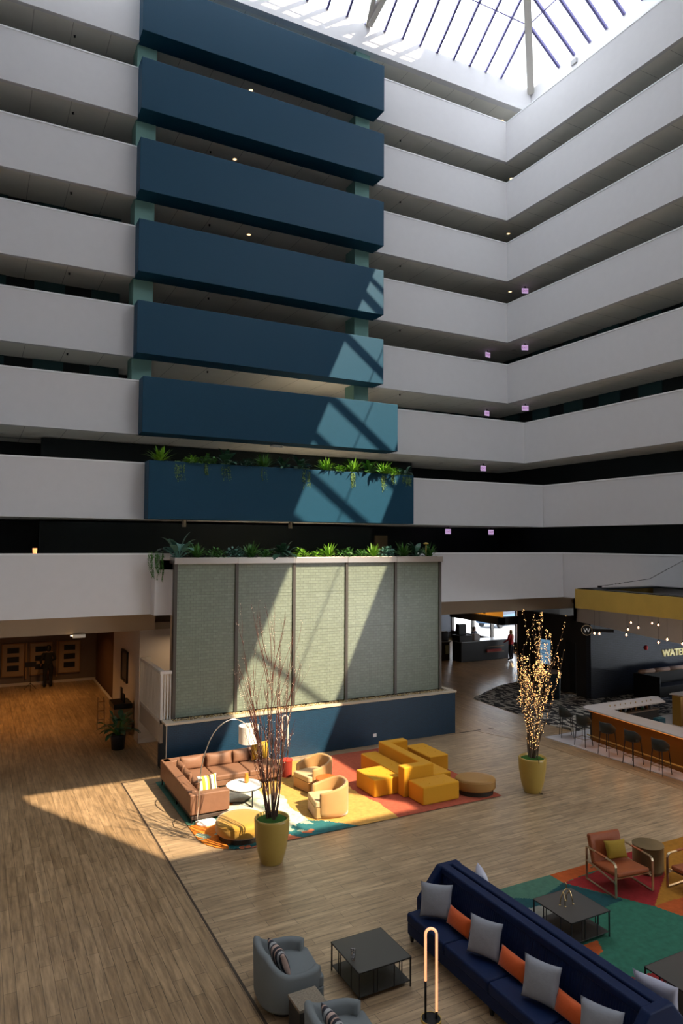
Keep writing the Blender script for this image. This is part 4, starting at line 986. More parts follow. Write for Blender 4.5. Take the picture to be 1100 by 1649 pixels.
m = MB(); m.prism(bp_([(18.55, 11), (18.55, 13.7), (18.50, 16.1), (19.0, 16.1), (19.1, 11)]), 0, .86); m.build('work_shelf', brown_dark, bar)
l = lamp('bar_strip_light', (17.62, 13.9, .98), 7, (1, .36, .05), .05, (0, R(25), 0), None, 5.5)
# objects on the bar shelf
tag(MB().box(-.16, -.1, 0, .16, .1, .22).build('ice_bin', mat('teal_plastic', (.02, .10, .14), .4), loc=(18.80, 14.75, .883), bevel=.01), 'teal box standing behind the bar counter', 'box')
rnd = random.Random(5)
bc = [mat('bottle_amber', (.25, .09, .02), .15), mat('bottle_green', (.02, .08, .03), .15), mat('bottle_clear', (.35, .35, .35), .1), mat('bottle_red', (.25, .02, .02), .2), mat('bottle_brown', (.10, .04, .02), .15)]
bl = ['amber', 'dark green', 'clear', 'red', 'brown']
for i in range(9):
    k = [2, 3, 0, 2, 4, 0, 1, 0, 2][i]; x = 18.62+i*.25; o = thing('bottle', '', 'bottle', (x, 16.48+rnd.uniform(-.03, .03), .84), 0, 'bottles behind the far arm of the bar')
    o['label'] = '%s glass bottle, %s from the left in the row behind the bar' % (bl[k], ['first', 'second', 'third', 'fourth', 'fifth', 'sixth', 'seventh', 'eighth', 'ninth'][i])
    MB().lathe([(0, 0), (.038, 0), (.04, .02), (.04, .17), (.015, .22), (.013, .28), (0, .28)], 14).build('body', bc[k], o, smooth=True)
    MB().lathe([(.0, .275), (.016, .275), (.016, .30), (0, .30)], 10).build('stopper', brass, o)
bsf = thing('back_shelf', 'low dark shelf carrying bottles along the far arm of the bar', 'shelf', (19.6, 16.48, .022)); rbox('shelf_board', tan, bsf, -1.2, -.12, .78, 1.3, .14, .818, .004, 1); rbox('body', brown_dark, bsf, -1.15, -.1, 0, 1.25, .12, .78, .004, 1)
# second counter beyond
c2 = thing('service_counter', 'second marble-topped counter with brass end at the right edge behind the bar', 'bar counter', (22.2, 14.5, .022))
m = MB(); m.prism([(0, 2.5), (.2, 2.55), (3, 2.5), (3, 1.2), (.5, 1.9)], 1.03, 1.07); m.build('countertop', mt, c2, bevel=.01)
m = MB(); m.box(.02, 2.05, 0, .22, 2.4, 1.03); m.build('end_post', mat('brass_panel', (.35, .19, .035), .4, .6), c2, bevel=.01)
m = MB(); m.prism([(.25, 2.35), (2.9, 2.4), (2.9, 1.4), (.6, 1.95)], 0, 1.03); m.build('body', tile, c2)

# bar stools
stm = mat('stool_shell', (.035, .042, .04), .6)
def make_stool():
    o = thing('bar_stool', 'dark bar stool', 'bar stool', (0, 0, .022), 0, 'dark bar stools along the bar')
    m = MB(); n = 20; K = 6; vs = []
    for i in range(n+1):
        a = R(55)+R(250)*i/n; t = 1-abs(i/n*2-1); z = .80+.20*min(1, t*1.8)
        for (rr_, zz) in ((.235, .70), (.25, z-.015), (.24, z), (.225, z-.015), (.205, .72)): vs.append((math.cos(a)*rr_, math.sin(a)*rr_*.95, zz))
    K = 5; m.add(vs, [(i*K+k, (i+1)*K+k, (i+1)*K+(k+1) % K, i*K+(k+1) % K) for i in range(n) for k in range(K)]+[tuple(range(K)), tuple(n*K+k for k in range(K-1, -1, -1))])
    m.build('backrest', stm, o, smooth=True)
    MB().lathe([(0, .66), (.18, .66), (.225, .70), (.228, .75), (.20, .775), (0, .78)], 28).build('seat', stm, o, smooth=True)
    for sx in (-1, 1):
        for sy in (-1, 1):
            m = MB(); m.tube([(sx*.15, sy*.15, .68), (sx*.20, sy*.20, 0)], .014, 8, 0, .010); m.build('leg', blackm, o, smooth=True)
    m = MB(); q = .186; P_ = [(-q, -q, .24), (q, -q, .24), (q, q, .24), (-q, q, .24)]
    for i in range(4): m.tube([P_[i], P_[(i+1) % 4]], .008, 6)
    m.build('foot_ring', mat('stool_brass', (.3, .2, .08), .3, .8), o)
    return o
s0 = make_stool()
spots = [((17.28, 15.40), 'third bar stool from the left end of the bar'), ((17.62, 17.42), 'bar stool at the left corner of the bar, beside the patterned carpet'), ((17.35, 16.42), 'second bar stool from the left, in front of the stool at the corner'),
         ((17.22, 14.42), 'fourth bar stool from the left end of the bar'), ((17.18, 13.45), 'bar stool nearest the right edge of the photo')]
for i, ((x, y), lb) in enumerate(spots):
    if i == 0: s0.location = (x, y, .022); s0['label'] = lb; s0.rotation_euler = (0, 0, R(4))
    else: dup(s0, (x, y, .022), R([0, -35, 8, -3, 2][i]), lb)

# brass canopy with hanging bulbs
cn = thing('canopy', 'brass-edged rectangular canopy hanging above the bar', 'canopy', (17.4, 16.7, 4.35))
m = MB(); m.box(0, -8, 0, .08, 0, .62); m.box(0, 0, 0, 3.9, .08, .62); m.box(3.82, -8, 0, 3.9, 0, .62); m.build('fascia', brass, cn)
m = MB(); m.box(.08, -8, .60, .5, 0, .64); m.box(.08, -.4, .60, 3.85, 0.05, .64); m.box(3.4, -8, .6, 3.85, -.4, .64); m.build('top_rim', blackm, cn)
m = MB(); m.box(.08, -8, .25, 3.85, 0, .29); m.build('soffit', brown_dark, cn)
m = MB(); m.box(1.05, .0, .62, 1.15, .1, .70); m.build('bracket', blackm, cn)
m = MB(); m.tube([(1.1, .05, .68), (2.7, -.63, .93), (3.65, -1.2, 1.55)], .008, 6)
for t in (.25, .32, .4, .5): m.lathe([(0, 0), (.022, .01), (.022, .03), (0, .04)], 8, (1.1+1.6*t*1.0, .05-.68*t, .66+.25*t))
m.build('cable', blackm, cn)
bulbglass = mat('bulb_glow', (1, .8, .6), .3, emit=(1, .62, .38), estr=9); bulbshell = glass_mat('bulb_shell', (.92, .85, .78), .18)
def make_bulb():
    o = thing('pendant_bulb', '', 'pendant light', (0, 0, 0), 0, 'clear globe pendant bulbs under the canopy')
    MB().lathe([(.0, -.055), (.03, -.048), (.052, -.02), (.055, 0), (.05, .025), (.03, .05), (.015, .06), (0, .06)], 20).build('globe', bulbshell, o, smooth=True)
    gl_ = o.children[0]
    MB().lathe([(0, -.025), (.018, -.018), (.028, 0), (.018, .02), (.012, .045), (0, .045)], 12).build('filament_lamp', bulbglass, gl_, smooth=True)
    MB().lathe([(0, .055), (.014, .055), (.014, .10), (0, .10)], 10).build('socket', blackm, o)
    m = MB(); m.tube([(0, 0, .1), (0, 0, 1.0)], .003, 5); m.build('cord', blackm, o)
    return o
b0 = make_bulb()
BP = [((18.05, 16.58, 3.51), 'leftmost low pendant bulb, beside the round hanging sign'), ((18.10, 16.42, 3.51), 'second pendant bulb from the left, close beside the leftmost one'), ((19.6, 16.43, 3.8), 'high pendant bulb left of centre, top of its cluster of four'),
      ((19.3, 16.3, 3.6), 'pendant bulb in the left cluster directly below the high one'), ((19.1, 16.2, 3.44), 'lowest bulb of the left cluster of four'), ((19.7, 16.22, 3.65), 'pendant bulb at the right of the left cluster'),
      ((20.1, 16.0, 3.8), 'high pendant bulb left of the pair near the canopy edge'), ((19.95, 15.64, 3.787), 'high pendant bulb right of the pair near the canopy edge'), ((18.2, 14.27, 3.5), 'low pendant bulb below the high right pair'),
      ((18.5, 14.2, 3.58), 'pendant bulb above the first letters of the gold wall lettering'), ((18.6, 13.76, 3.5), 'pendant bulb cut off by the right edge of the photo')]
for i, (p, lb) in enumerate(BP):
    if i == 0: b0.location = p; b0['label'] = lb; o = b0
    else: o = dup(b0, p, 0, lb)

# wall lettering, round sign, alarm, screen
def text_mesh(name, body, size, ext, matl, loc, rot, parent=None, align='LEFT', sx=1):
    cu = D.curves.new(name, 'FONT'); cu.body = body; cu.size = size; cu.extrude = ext; cu.align_x = align
    t = D.objects.new(name, cu); COL.objects.link(t); bpy.context.view_layer.update()
    me = D.meshes.new_from_object(t.evaluated_get(bpy.context.evaluated_depsgraph_get())); D.objects.remove(t); D.curves.remove(cu)
    me.materials.clear(); me.materials.append(matl); o = D.objects.new(name, me); COL.objects.link(o); o.location = loc; o.rotation_euler = rot; o.scale = (sx, 1, 1)
    if parent: o.parent = parent
    return o
goldl = mat('gold_letters', (.75, .68, .38), .4, emit=(1, .85, .4), estr=.35)
t = text_mesh('wall_lettering', 'WATER', .44, .03, goldl, (27.12, 21.06, 1.46), (PI/2, 0, 0), sx=1.05)
tag(t, 'pale gold capital letters on the dark wall behind the bar', 'lettering')
ws = thing('round_sign', 'small round black hanging sign with a white W beside the dark wall', 'sign', (21.35, 20.0, 3.06), R(-42))
m = MB(); m.lathe([(0, -.04), (.19, -.04), (.19, .04), (0, .04)], 32, M=Matrix.Rotation(PI/2, 4, 'X')); m.build('disc', blackm, ws)
m = MB(); m.lathe([(.185, -.045), (.205, -.045), (.205, .045), (.185, .045), (.185, -.045)], 32, M=Matrix.Rotation(PI/2, 4, 'X')); m.build('rim', champ, ws)
text_mesh('letter', 'W', .24, .004, mat('sign_white', (.7, .7, .7), .5, emit=(1, 1, 1), estr=.15), (0, -.047, -.085), (PI/2, 0, 0), ws, 'CENTER')
m = MB(); m.box(.19, -.03, -.06, 1.0, .03, .06); m.build('bracket', blackm, ws)
al_ = MB(); al_.lathe([(0, 0), (.10, 0), (.10, .05), (.05, .09), (0, .09)], 20, M=Matrix.Rotation(PI/2, 4, 'X')); tag(al_.build('alarm_bell', mat('alarm_red', (.5, .02, .02), .4), loc=(26.08, 21.1, 1.92)), 'small red round fire alarm on the dark wall left of the gold letters', 'alarm')
tv = thing('wall_screen', 'tall lit pale blue information screen on the dark brown wall', 'screen', (22.84, 23.75, 1.6))
m = MB(); m.box(-.06, -.38, -.62, -.0, .38, .62); m.build('bezel', blackm, tv)
m = MB(); m.box(-.064, -.32, -.54, -.06, .32, .54); m.build('display', mat('screen_lit', (.1, .2, .3), .3, emit=(.22, .42, .62), estr=.55), tv)
m = MB()
for z, w_ in ((.40, .22), (.33, .26), (.08, .26), (.02, .2), (-.1, .24), (-.2, .1), (-.3, .1)): m.box(-.067, -w_, z-.012, -.064, w_, z+.012)
m.build('text_lines', mat('screen_text', (.02, .05, .1), .5, emit=(.05, .12, .22), estr=.4), tv)['kind'] = 'stuff'
pd = thing('pedestal_table', 'tall dark round pedestal table behind the lit branches, below the screen', 'table', (21.45, 22.1, .012)); 
MB().lathe([(0, 1.06), (.45, 1.06), (.45, 1.1), (0, 1.1)], 36).build('tabletop', mat('wood_top', (.25, .15, .10), .5), pd); MB().lathe([(0, 0), (.40, 0), (.42, 1.06), (0, 1.06)], 36).build('body', mat('teal_dark', (.008, .018, .028), .6), pd)

# booth behind the bar
bo = thing('booth_bench', 'dark high-backed bench with tan leather roll cushions against the blue wall', 'bench', (26.6, 20.2, .012))
rbox('backrest', mat('booth_dark', (.02, .018, .016), .6), bo, -1.7, .35, 0, 3, .55, 1.0, .03); rbox('seat', MATS['booth_dark'], bo, -1.5, -.2, 0, 3, .35, .45, .03)
rbox('side_panel', blackm, bo, -1.75, -.75, 0, -1.68, .55, 1.0, .02)
for i in range(3):
    m = MB(); m.tube([(-1.6+i*.95, .35, 1.03), (-.72+i*.95, .35, 1.03)], .09, 14); m.build('roll_cushion', mat('booth_tan', (.42, .26, .18), .5), bo, smooth=True)

# ------------------------------------------------------------------ cafe
ck = thing('cafe_counter', 'dark cafe counter with pale worktop and open snack shelves', 'counter', (23.4, 30.7, 0))
blk = mat('cafe_dark', (.018, .016, .015), .5)
rbox('body', blk, ck, 0, 0, 0, 3.3, .8, 1.04, .01, 1); rbox('worktop', mat('cafe_top', (.35, .36, .38), .25), ck, .0, -.04, 1.04, 3.35, .85, 1.09, .01, 1)
rbox('display_case', blk, ck, -.1, .0, 1.09, .75, .7, 1.42, .01, 1)
for z in (.42, .72):
    m = MB(); m.box(1.7, -.10, z, 2.9, 0, z+.03); m.build('shelf', mat('shelf_wood', (.30, .20, .12), .6), ck)
tag(MB().box(-.5, -.06, 0, .5, .06, .14).build('snack_packets', mat('packet_red', (.35, .04, .03), .5), loc=(25.6, 30.64, .451)), 'red snack packets on the lower counter shelf', 'packets')
cl = thing('side_counter', 'low dark cabinet with grey top and two posters at the left of the cafe', 'counter', (22.3, 31.6, 0))
rbox('body', blk, cl, -.8, 0, 0, 1.0, .7, .98, .01, 1); rbox('worktop', mat('grey_top', (.12, .115, .11), .5), cl, -.85, -.05, .98, 1.05, .75, 1.03, .01, 1)
for x, cc in ((.15, 'poster_green'), (.7, 'poster_tan')):
    m = MB(); m.box(x, -.02, .35, x+.22, -.005, .82); m.build('poster', mat(cc, (.28, .30, .2) if cc[-1] == 'n' else (.4, .26, .18), .7), cl)
rnd = random.Random(9)
for i, (x, y, w_, h_, nm, lb) in enumerate(((23.75, 31.2, .5, .55, 'coffee_machine', 'dark coffee machine on the cafe counter in front of the window'), (23.1, 31.9, .45, .5, 'coffee_grinder', 'black grinder on the low cabinet at the left of the cafe'),
                                     (24.62, 31.0, .4, .30, 'cup_rack', 'rack of pale cups beside the coffee machine'), (22.6, 31.9, .35, .42, 'coffee_urn', 'dark urn at the far left of the cafe'))):
    o = thing(nm, lb, 'kitchen appliance', (x, y, 1.43 if i == 2 and x < 24.1 else (1.035 if x < 23.3 else (1.425 if x < 24.0 else 1.095))))
    cm = blk if i != 2 else mat('cup_pale', (.4, .38, .36), .5)
    rbox('body', cm, o, -w_/2, -w_/3, 0, w_/2, w_/3, h_, .02, 2); rbox('top_tray', chrome if i != 2 else cm, o, -w_/2+.02, -w_/3+.02, h_, w_/2-.02, w_/3-.02, h_+.04, .008, 1)
lt = thing('amber_lit_sign', 'amber lit fascia with dark script lettering above the cafe', 'sign', (23.0, 29.0, 2.8))
m = MB(); m.box(.12, -2.0, 0, .16, 2.2, .62); m.build('lit_panel', mat('amber_glow', (.6, .3, .05), .5, emit=(1, .38, .04), estr=.38), lt)
text_mesh('script_letters', 'Blackbird', .62, .01, blackm, (.08, 1.35, .06), (PI/2, 0, -PI/2), lt, sx=.9)
lamp('cafe_fascia_lamp', (22.7, 28.5, 3.6), 12, (1, .6, .25), .3)
# figures -------------------------------------------------------------
def person(label, loc, rz, height, tops, legs, hairc, hair_len, arms, cap=False, group=None, jacket=None):
    s = height/1.75; o = thing('person', label, 'person', loc, rz, group)
    J = {}
    verts = []; edges = []; rad = []
    def v(p, r): verts.append(Vector(p)*s); rad.append(r*s); return len(verts)-1
    def e(a, b_): edges.append((a, b_))
    pel = v((0, 0, .95), .15); wa = v((0, .0, 1.10), .135); ch = v((0, 0, 1.30), .165); nk0 = v((0, 0, 1.46), .075); nk = v((0, -.01, 1.53), .055); hd = v((0, -.02, 1.62), .088); ht = v((0, -.01, 1.69), .075)
    for a_, b_ in ((pel, wa), (wa, ch), (ch, nk0), (nk0, nk), (nk, hd), (hd, ht)): e(a_, b_)
    for k, sd in enumerate((-1, 1)):
        hp = v((sd*.10, 0, .88), .105); kn = v((sd*.12, -.02, .50), .065); an = v((sd*.12, .01, .10), .045); to = v((sd*.13, -.14, .04), .04)
        e(pel, hp); e(hp, kn); e(kn, an); e(an, to)
        sh = v((sd*.19, 0, 1.42), .07); el = v((sd*arms[k][0][0], arms[k][0][1], arms[k][0][2]), .045); wr = v((sd*arms[k][1][0], arms[k][1][1], arms[k][1][2]), .030)
        e(nk0, sh); e(sh, el); e(el, wr)
        W_ = verts[wr]/s; d = (W_-verts[el]/s).normalized(); sdv = d.cross(Vector((0, 0, 1))); sdv = sdv.normalized() if sdv.length > .1 else Vector((0, 1, 0))
        pm = v(W_+d*.06, .032); e(wr, pm)
        for f in range(4):
            off = sdv*(f-1.5)*.02; f1 = v(W_+d*.11+off, .010); f2 = v(W_+d*(.15+.01*(1.5-abs(f-1.5)))+off+Vector((0, -.01, -.01)), .008); e(pm, f1); e(f1, f2)
        t1 = v(W_+d*.06+sdv*.045, .010); e(pm, t1)
    me = D.meshes.new('body'); me.from_pydata([tuple(p) for p in verts], edges, []); b_ = D.objects.new('body', me); COL.objects.link(b_); b_.parent = o
    b_.modifiers.new('skin', 'SKIN'); 
    for i, r in enumerate(rad): me.skin_vertices[0].data[i].radius = (r, r*.8 if i < 3 else r); 
    me.skin_vertices[0].data[0].use_root = True
    sb = b_.modifiers.new('sub', 'SUBSURF'); sb.levels = 1; sb.render_levels = 2
    skin = mat('skin', (.40, .22, .15), .6); me.materials.append(skin)
    bpy.context.view_layer.update()
    ev = b_.evaluated_get(bpy.context.evaluated_depsgraph_get()); m2 = D.meshes.new_from_object(ev); b_.modifiers.clear(); b_.data = m2
    m2.materials.clear(); m2.materials.append(skin)
    # clothes: slightly larger copies of the body surface
    def cloth(name, cond, matl, off):
        bm = bmesh.new(); bm.from_mesh(m2); bm.normal_update()
        kill = [f for f in bm.faces if not cond(f.calc_center_median()/s)]
        bmesh.ops.delete(bm, geom=kill, context='FACES')
        for vv in bm.verts: vv.co += vv.normal*off
        mm = D.meshes.new(name); bm.to_mesh(mm); bm.free(); mm.materials.append(matl); oo = D.objects.new(name, mm); COL.objects.link(oo); oo.parent = o
        so_ = oo.modifiers.new('s', 'SOLIDIFY'); so_.thickness = .006; so_.offset = -1
        for p in mm.polygons: p.use_smooth = True
        return oo
    for p in m2.polygons: p.use_smooth = True
    cloth('shirt', lambda c: .93 < c.z < 1.47 and abs(c.x) < (.52) and not (c.z < 1.02 and abs(c.x) > .24), tops, .014)
    cloth('trousers', lambda c: .09 < c.z < .99 and abs(c.x) < .24, legs, .012)
    cloth('shoes', lambda c: c.z < .10, blackm, .012)
    m = MB()
    for z in range(9):
        pass
    prof = [(0, 1.745), (.05, 1.735), (.088, 1.69), (.10, 1.63), (.098, 1.57), (.085, 1.52 if hair_len < .1 else 1.50)]
    if hair_len > .1: prof += [(.10, 1.42), (.085, 1.50-hair_len)]
    vs = []; n = 18
    for r, z in prof:
        for k in range(n):
            a = R(-35)+R(250)*k/(n-1); vs.append(Vector((math.cos(a)*r, math.sin(a)*r*1.1-.005+(.03 if z < 1.45 else 0), z))*s)
    m.add(vs, [(i*n+k, i*n+k+1, (i+1)*n+k+1, (i+1)*n+k) for i in range(len(prof)-1) for k in range(n-1)])
    hh = m.build('hair', hairc, o, smooth=True); hh.modifiers.new('s', 'SOLIDIFY').thickness = .012
    m = MB(); m.lathe([(0, -.02), (.012, 0), (0, .03)], 8, Vector((0, -.112, 1.60))*s); m.build('nose', skin, o)
    if cap:
        m = MB(); m.lathe([(.105, 1.66), (.10, 1.72), (.06, 1.765), (0, 1.77)], 20, (0, -.01*s, 0)); m.v = [(x*s, y*s, z*s) for x, y, z in m.v]; m.build('cap', blackm, o, smooth=True)
    return o
person('person in dark clothes and cap standing with back turned at the framed boards', (2.97, 33.45, 0), R(186), 1.82, mat('black_cloth', (.008, .008, .009), .9), mat('black_jeans', (.010, .010, .014), .9), blackm, .02,
       (((.28, .02, 1.18), (.20, -.20, 1.10)), ((.30, .02, 1.16), (.26, -.12, .98))), cap=True)
person('woman with long blond hair in a red top ordering at the cafe counter', (26.35, 30.1, 0), R(200), 1.68, mat('red_top', (.42, .015, .02), .8), mat('dark_trousers', (.01, .01, .013), .9), mat('blond_hair', (.45, .28, .12), .6), .42,
       (((.27, -.02, 1.20), (.18, -.25, 1.12)), ((.27, -.02, 1.20), (.2, -.22, 1.08))))
person('barista with dark curly hair working behind the cafe counter', (25.3, 32.0, 0), R(20), 1.7, mat('grey_shirt', (.06, .07, .09), .8), MATS['dark_trousers'], mat('dark_hair', (.02, .012, .008), .7), .15,
       (((.27, -.02, 1.20), (.18, -.25, 1.12)), ((.27, -.02, 1.20), (.2, -.22, 1.08))))
# cars outside
def car(label, loc, rz, colr):
    o = thing('parked_car', label, 'car', loc, rz, 'cars parked outside the cafe')
    pf = [(-2.2, .35), (-2.15, .75), (-1.4, .95), (-.8, 1.4), (.9, 1.42), (1.6, .98), (2.15, .85), (2.2, .35)]
    m = MB(); n = len(pf); m.add([(x, -.85, z) for x, z in pf]+[(x, .85, z) for x, z in pf], [tuple(range(n)), tuple(range(2*n-1, n-1, -1))]+[(i, (i+1) % n, (i+1) % n+n, i+n) for i in range(n)]); m.build('body', colr, o, bevel=.08, seg=3)
    m = MB(); w2 = [(-1.25, .98), (-.75, 1.34), (.85, 1.36), (1.42, 1.0)]; m.add([(x, -.87, z) for x, z in w2]+[(x, .87, z) for x, z in w2], [(0, 1, 2, 3), (7, 6, 5, 4), (0, 4, 5, 1), (1, 5, 6, 2), (2, 6, 7, 3)]); m.build('windows', mat('car_glass', (.02, .03, .05), .1), o)
    for x in (-1.35, 1.35):
        for y in (-.8, .8):
            m = MB(); m.lathe([(0, -.1), (.33, -.1), (.33, .1), (0, .1)], 20, (0, 0, 0), M=Matrix.Translation((x, y, .33)) @ Matrix.Rotation(PI/2, 4, 'X')); m.build('wheel', blackm, o)
    return o
car('dark blue car parked outside the cafe window at the left', (36.5, 43.0, -.02), R(20), mat('car_blue', (.03, .08, .16), .3)); car('silver blue car parked outside the cafe window behind the counter', (34.5, 36.5, -.02), R(25), mat('car_silver', (.25, .33, .42), .25, .6))

# ------------------------------------------------------------------ left hall: boards, music stand, console, plant, railing
ow = mat('oak_frame', (.30, .17, .08), .6); bd = mat('board_cream', (.34, .24, .15), .8)
nth = ['leftmost', 'second from the left', 'third from the left, behind the standing person', 'rightmost']
for i, x in enumerate((.45, 1.60, 2.74, 3.94)):
    if i == 2: x0_ = 2.80
    o = thing('display_board', 'wood-framed display board in the hall, '+['leftmost of the four', 'second from the left', 'partly behind the standing person', 'rightmost of the four'][i], 'display board', (x, 34.36, 1.15), 0, 'display boards in the hall')
    pn_ = rbox('panel', bd, o, -.42, -.03, -.68, .42, .03, .68, .005, 1)
    m = MB()
    for a in ((-.46, -.72, -.42, .72), (.42, -.72, .46, .72)): m.box(a[0], -.05, a[1], a[2], .03, a[3])
    m.box(-.42, -.05, .68, .42, .03, .72); m.box(-.42, -.05, -.72, .42, .03, -.68); m.build('frame', ow, o)
    for z in (.42, .02, -.36):
        m = MB(); m.box(-.24, -.045, z-.12, .24, -.03, z+.12); m.build('dark_picture', blackm, pn_)
    if i in (1, 3):
        m = MB(); m.box(.5 if i == 1 else -.56, -.09, -.85, .56 if i == 1 else -.50, -.05, .74); m.build('post', ow, o)
ms_ = thing('music_stand', 'black music stand on a tripod beside the person in the hall', 'music stand', (2.25, 33.2, 0))
m = MB(); m.tube([(0, 0, .25), (0, 0, 1.05)], .012, 6); m.build('pole', blackm, ms_); m = MB(); m.box(-.22, -.02, .98, .22, .02, 1.2); m.build('tray', blackm, ms_)
for a in (30, 150, 270):
    m = MB(); m.tube([(0, 0, .3), (math.cos(R(a))*.28, math.sin(R(a))*.28, .01)], .009, 5); m.build('leg', blackm, ms_)
HL = [((1.0, 28.0), 45), ((2.8, 31.0), 60), ((-1.5, 30.0), 45), ((2.8, 26.0), 30), ((-1.5, 25.5), 25)]
for i, ((x, y), pw) in enumerate(HL): lamp('hall_downlight', (x, y, 3.66), pw*.65, (1, .50, .16), .25, spread=120)
ht = thing('track_spotlight', 'small white spotlight fixed to the header above the hall opening', 'spotlight', (2.69, 21.96, 3.66))
rbox('housing', mat('lamp_white', (.8, .78, .74), .5), ht, -.1, -.12, -.06, .25, .02, .04, .01, 2); MB().lathe([(0, 0), (.035, 0), (.035, .01), (0, .01)], 12, (-.13, -.06, -.0)).build('lens', mat('warm_glow', (1, .8, .5), .4, emit=(1, .7, .35), estr=8), ht)
pf = thing('wall_picture', 'black framed picture on the side wall of the hall', 'picture', (4.99, 26.75, 1.85))
m = MB(); m.box(-.04, -.55, -.56, .03, .55, -.48); m.box(-.04, -.55, .48, .03, .55, .56); m.box(-.04, -.55, -.48, .03, -.47, .48); m.box(-.04, .47, -.48, .03, .55, .48); m.build('frame', blackm, pf)
m = MB(); m.box(-.01, -.47, -.48, .02, .47, .48); m.build('artwork', mat('art_grey', (.10, .085, .08), .5), pf)
cs = thing('console_table', 'wooden console stand with black cloth along the side wall of the hall', 'console', (4.55, 25.0, 0))
rbox('body', mat('oak_body', (.22, .13, .06), .6), cs, -.28, -.45, 0, .3, .45, .78, .01, 1); rbox('black_cloth', blackm, cs, -.30, -.47, .78, .32, .47, .95, .02, 2)
for i, (y, h_, lb) in enumerate(((.25, .42, 'taller black card standing on the console in the hall'), (-.2, .28, 'shorter black card standing at the near end of the console'))):
    m = MB(); m.box(-.02, -.13, 0, .02, .13, h_); tag(m.build('card_stand', blackm, loc=(4.62, 25.0+y, .951)), lb, 'card holder', 'black cards on the hall console')
ea = thing('wooden_easel', 'small wooden slatted stand beside the console in the hall', 'stand', (3.98, 25.4, 0))
for x in (-.12, .12):
    m = MB(); m.bar((x, 0, 0), (x*.8, .1, 1.05), .03); m.build('leg', ow, ea)
for z in (.3, .6, .9):
    m = MB(); m.bar((-.12, .05*z, z), (.12, .05*z, z), .03); m.build('slat', ow, ea)
bdp = MB(); bdp.box(-.02, -.02, 0, .02, .02, .02)
pp = thing('potted_plant', 'large leafy green plant in a dark pot at the corner of the hall', 'potted plant', (4.08, 22.70, 0))
MB().lathe([(0, 0), (.19, 0), (.23, .4), (.24, .46), (.21, .46), (.20, .42), (0, .42)], 32).build('pot', mat('dark_pot', (.02, .02, .022), .5), pp, smooth=True)
m = MB(); sm = MB(); rnd = random.Random(21)
for i in range(34):
    a = rnd.uniform(0, 2*PI); el = rnd.uniform(.1, 1.35); L_ = rnd.uniform(.25, .6); d = Vector((math.cos(a)*math.cos(el), math.sin(a)*math.cos(el), math.sin(el)))
    p0 = Vector((rnd.uniform(-.06, .06), rnd.uniform(-.06, .06), .42)); p1 = p0+d*L_*.6+Vector((0, 0, .12)); p2 = p0+d*L_+Vector((0, 0, .08))
    sm.tube([p0, p1, p2], .008, 5); blade(m, p2-d*.04, d+Vector((0, 0, -.2)), rnd.uniform(.22, .34), rnd.uniform(.13, .2), .9, 6, 0, .1)
m.build('leaves', leaf_dark, pp, smooth=True); sm.build('stems', leaf_mid, pp)
rw = mat('railing_white', (.55, .53, .50), .5)
rl = thing('railing_box', 'white slatted railing around a raised landing left of the glass wall', 'railing', (4.72, 19.95, 0))
m = MB(); m.box(0, 0, .78, .30, 2.75, 1.32); m.build('landing', mat('landing_tan', (.42, .36, .30), .7), rl)
for y in (0, 2.68):
    m = MB(); m.box(0, y, 1.32, .07, y+.07, 2.72); m.build('post', rw, rl)
m = MB(); m.box(-.02, -.02, 2.70, .12, 2.77, 2.78); m.box(.12, -.02, 2.70, .31, .10, 2.78); m.box(.12, 2.65, 2.70, .31, 2.77, 2.78); m.build('top_rail', rw, rl)
m = MB(); m.box(0, 0, 1.32, .05, 2.75, 1.42); m.box(.05, 0, 1.32, .31, .05, 1.42); m.build('bottom_rail', rw, rl)
for i in range(18):
    m = MB(); y = .14+i*.145; m.box(.01, y, 1.42, .03, y+.045, 2.70); m.build('baluster', rw, rl)
for x in (.10, .18, .26):
    for y in (.0, 2.7):
        m = MB(); m.box(x, y+.01, 1.42, x+.045, y+.03, 2.70); m.build('baluster', rw, rl)

# ------------------------------------------------------------------ corridor lights, exit signs, small ceiling devices
glow = mat('downlight_glow', (1, .8, .6), .4, emit=(1, .72, .45), estr=14)
trimw = mat('downlight_trim', (.5, .48, .45), .5)
def make_dl():
    o = thing('ceiling_light', '', 'ceiling light', (0, 0, 0), 0, 'recessed round ceiling lights in the galleries')
    MB().lathe([(.075, -.012), (.10, -.012), (.10, 0), (.075, 0), (.075, -.012)], 20).build('trim_ring', trimw, o)
    MB().lathe([(0, -.006), (.075, -.006), (.075, 0), (0, 0)], 20).build('lens', glow, o)
    return o
d0 = None
soffz = [z[1]+.06 for z in LV]
DL = [((9.0, 24.98), 0, 'behind the topmost gap between blue boxes'), ((8.48, 25.26), 1, 'in the second gap from the top between blue boxes'), ((9.1, 25.3), 2, 'in the third gap from the top between blue boxes'), ((8.42, 24.93), 3, 'in the fourth gap from the top between blue boxes'),
      ((8.40, 24.80), 4, 'in the fifth gap from the top between blue boxes'), ((22.3, 25.3), 0, 'at the right rear corner, second gallery from the top'), ((22.1, 25.3), 1, 'at the right rear corner, third gallery from the top'),
      ((22.15, 25.25), 2, 'at the right rear corner, fourth gallery from the top'), ((22.3, 25.2), 3, 'at the right rear corner, fifth gallery from the top'), ((22.4, 25.3), 4, 'at the right rear corner, sixth gallery from the top'),
      ((22.25, 25.4), 5, 'at the right rear corner above the lowest but one gallery'), ((18.2, 25.3), 5, 'right of the planted blue box'), ((.7, 25.5), 5, 'at the left edge above the third parapet from below'), ((3.9, 26.6), 6, 'left of the planted glass wall, above the lowest gallery'),
      ((.75, 27.2), 6, 'at the left edge above the lowest gallery')]
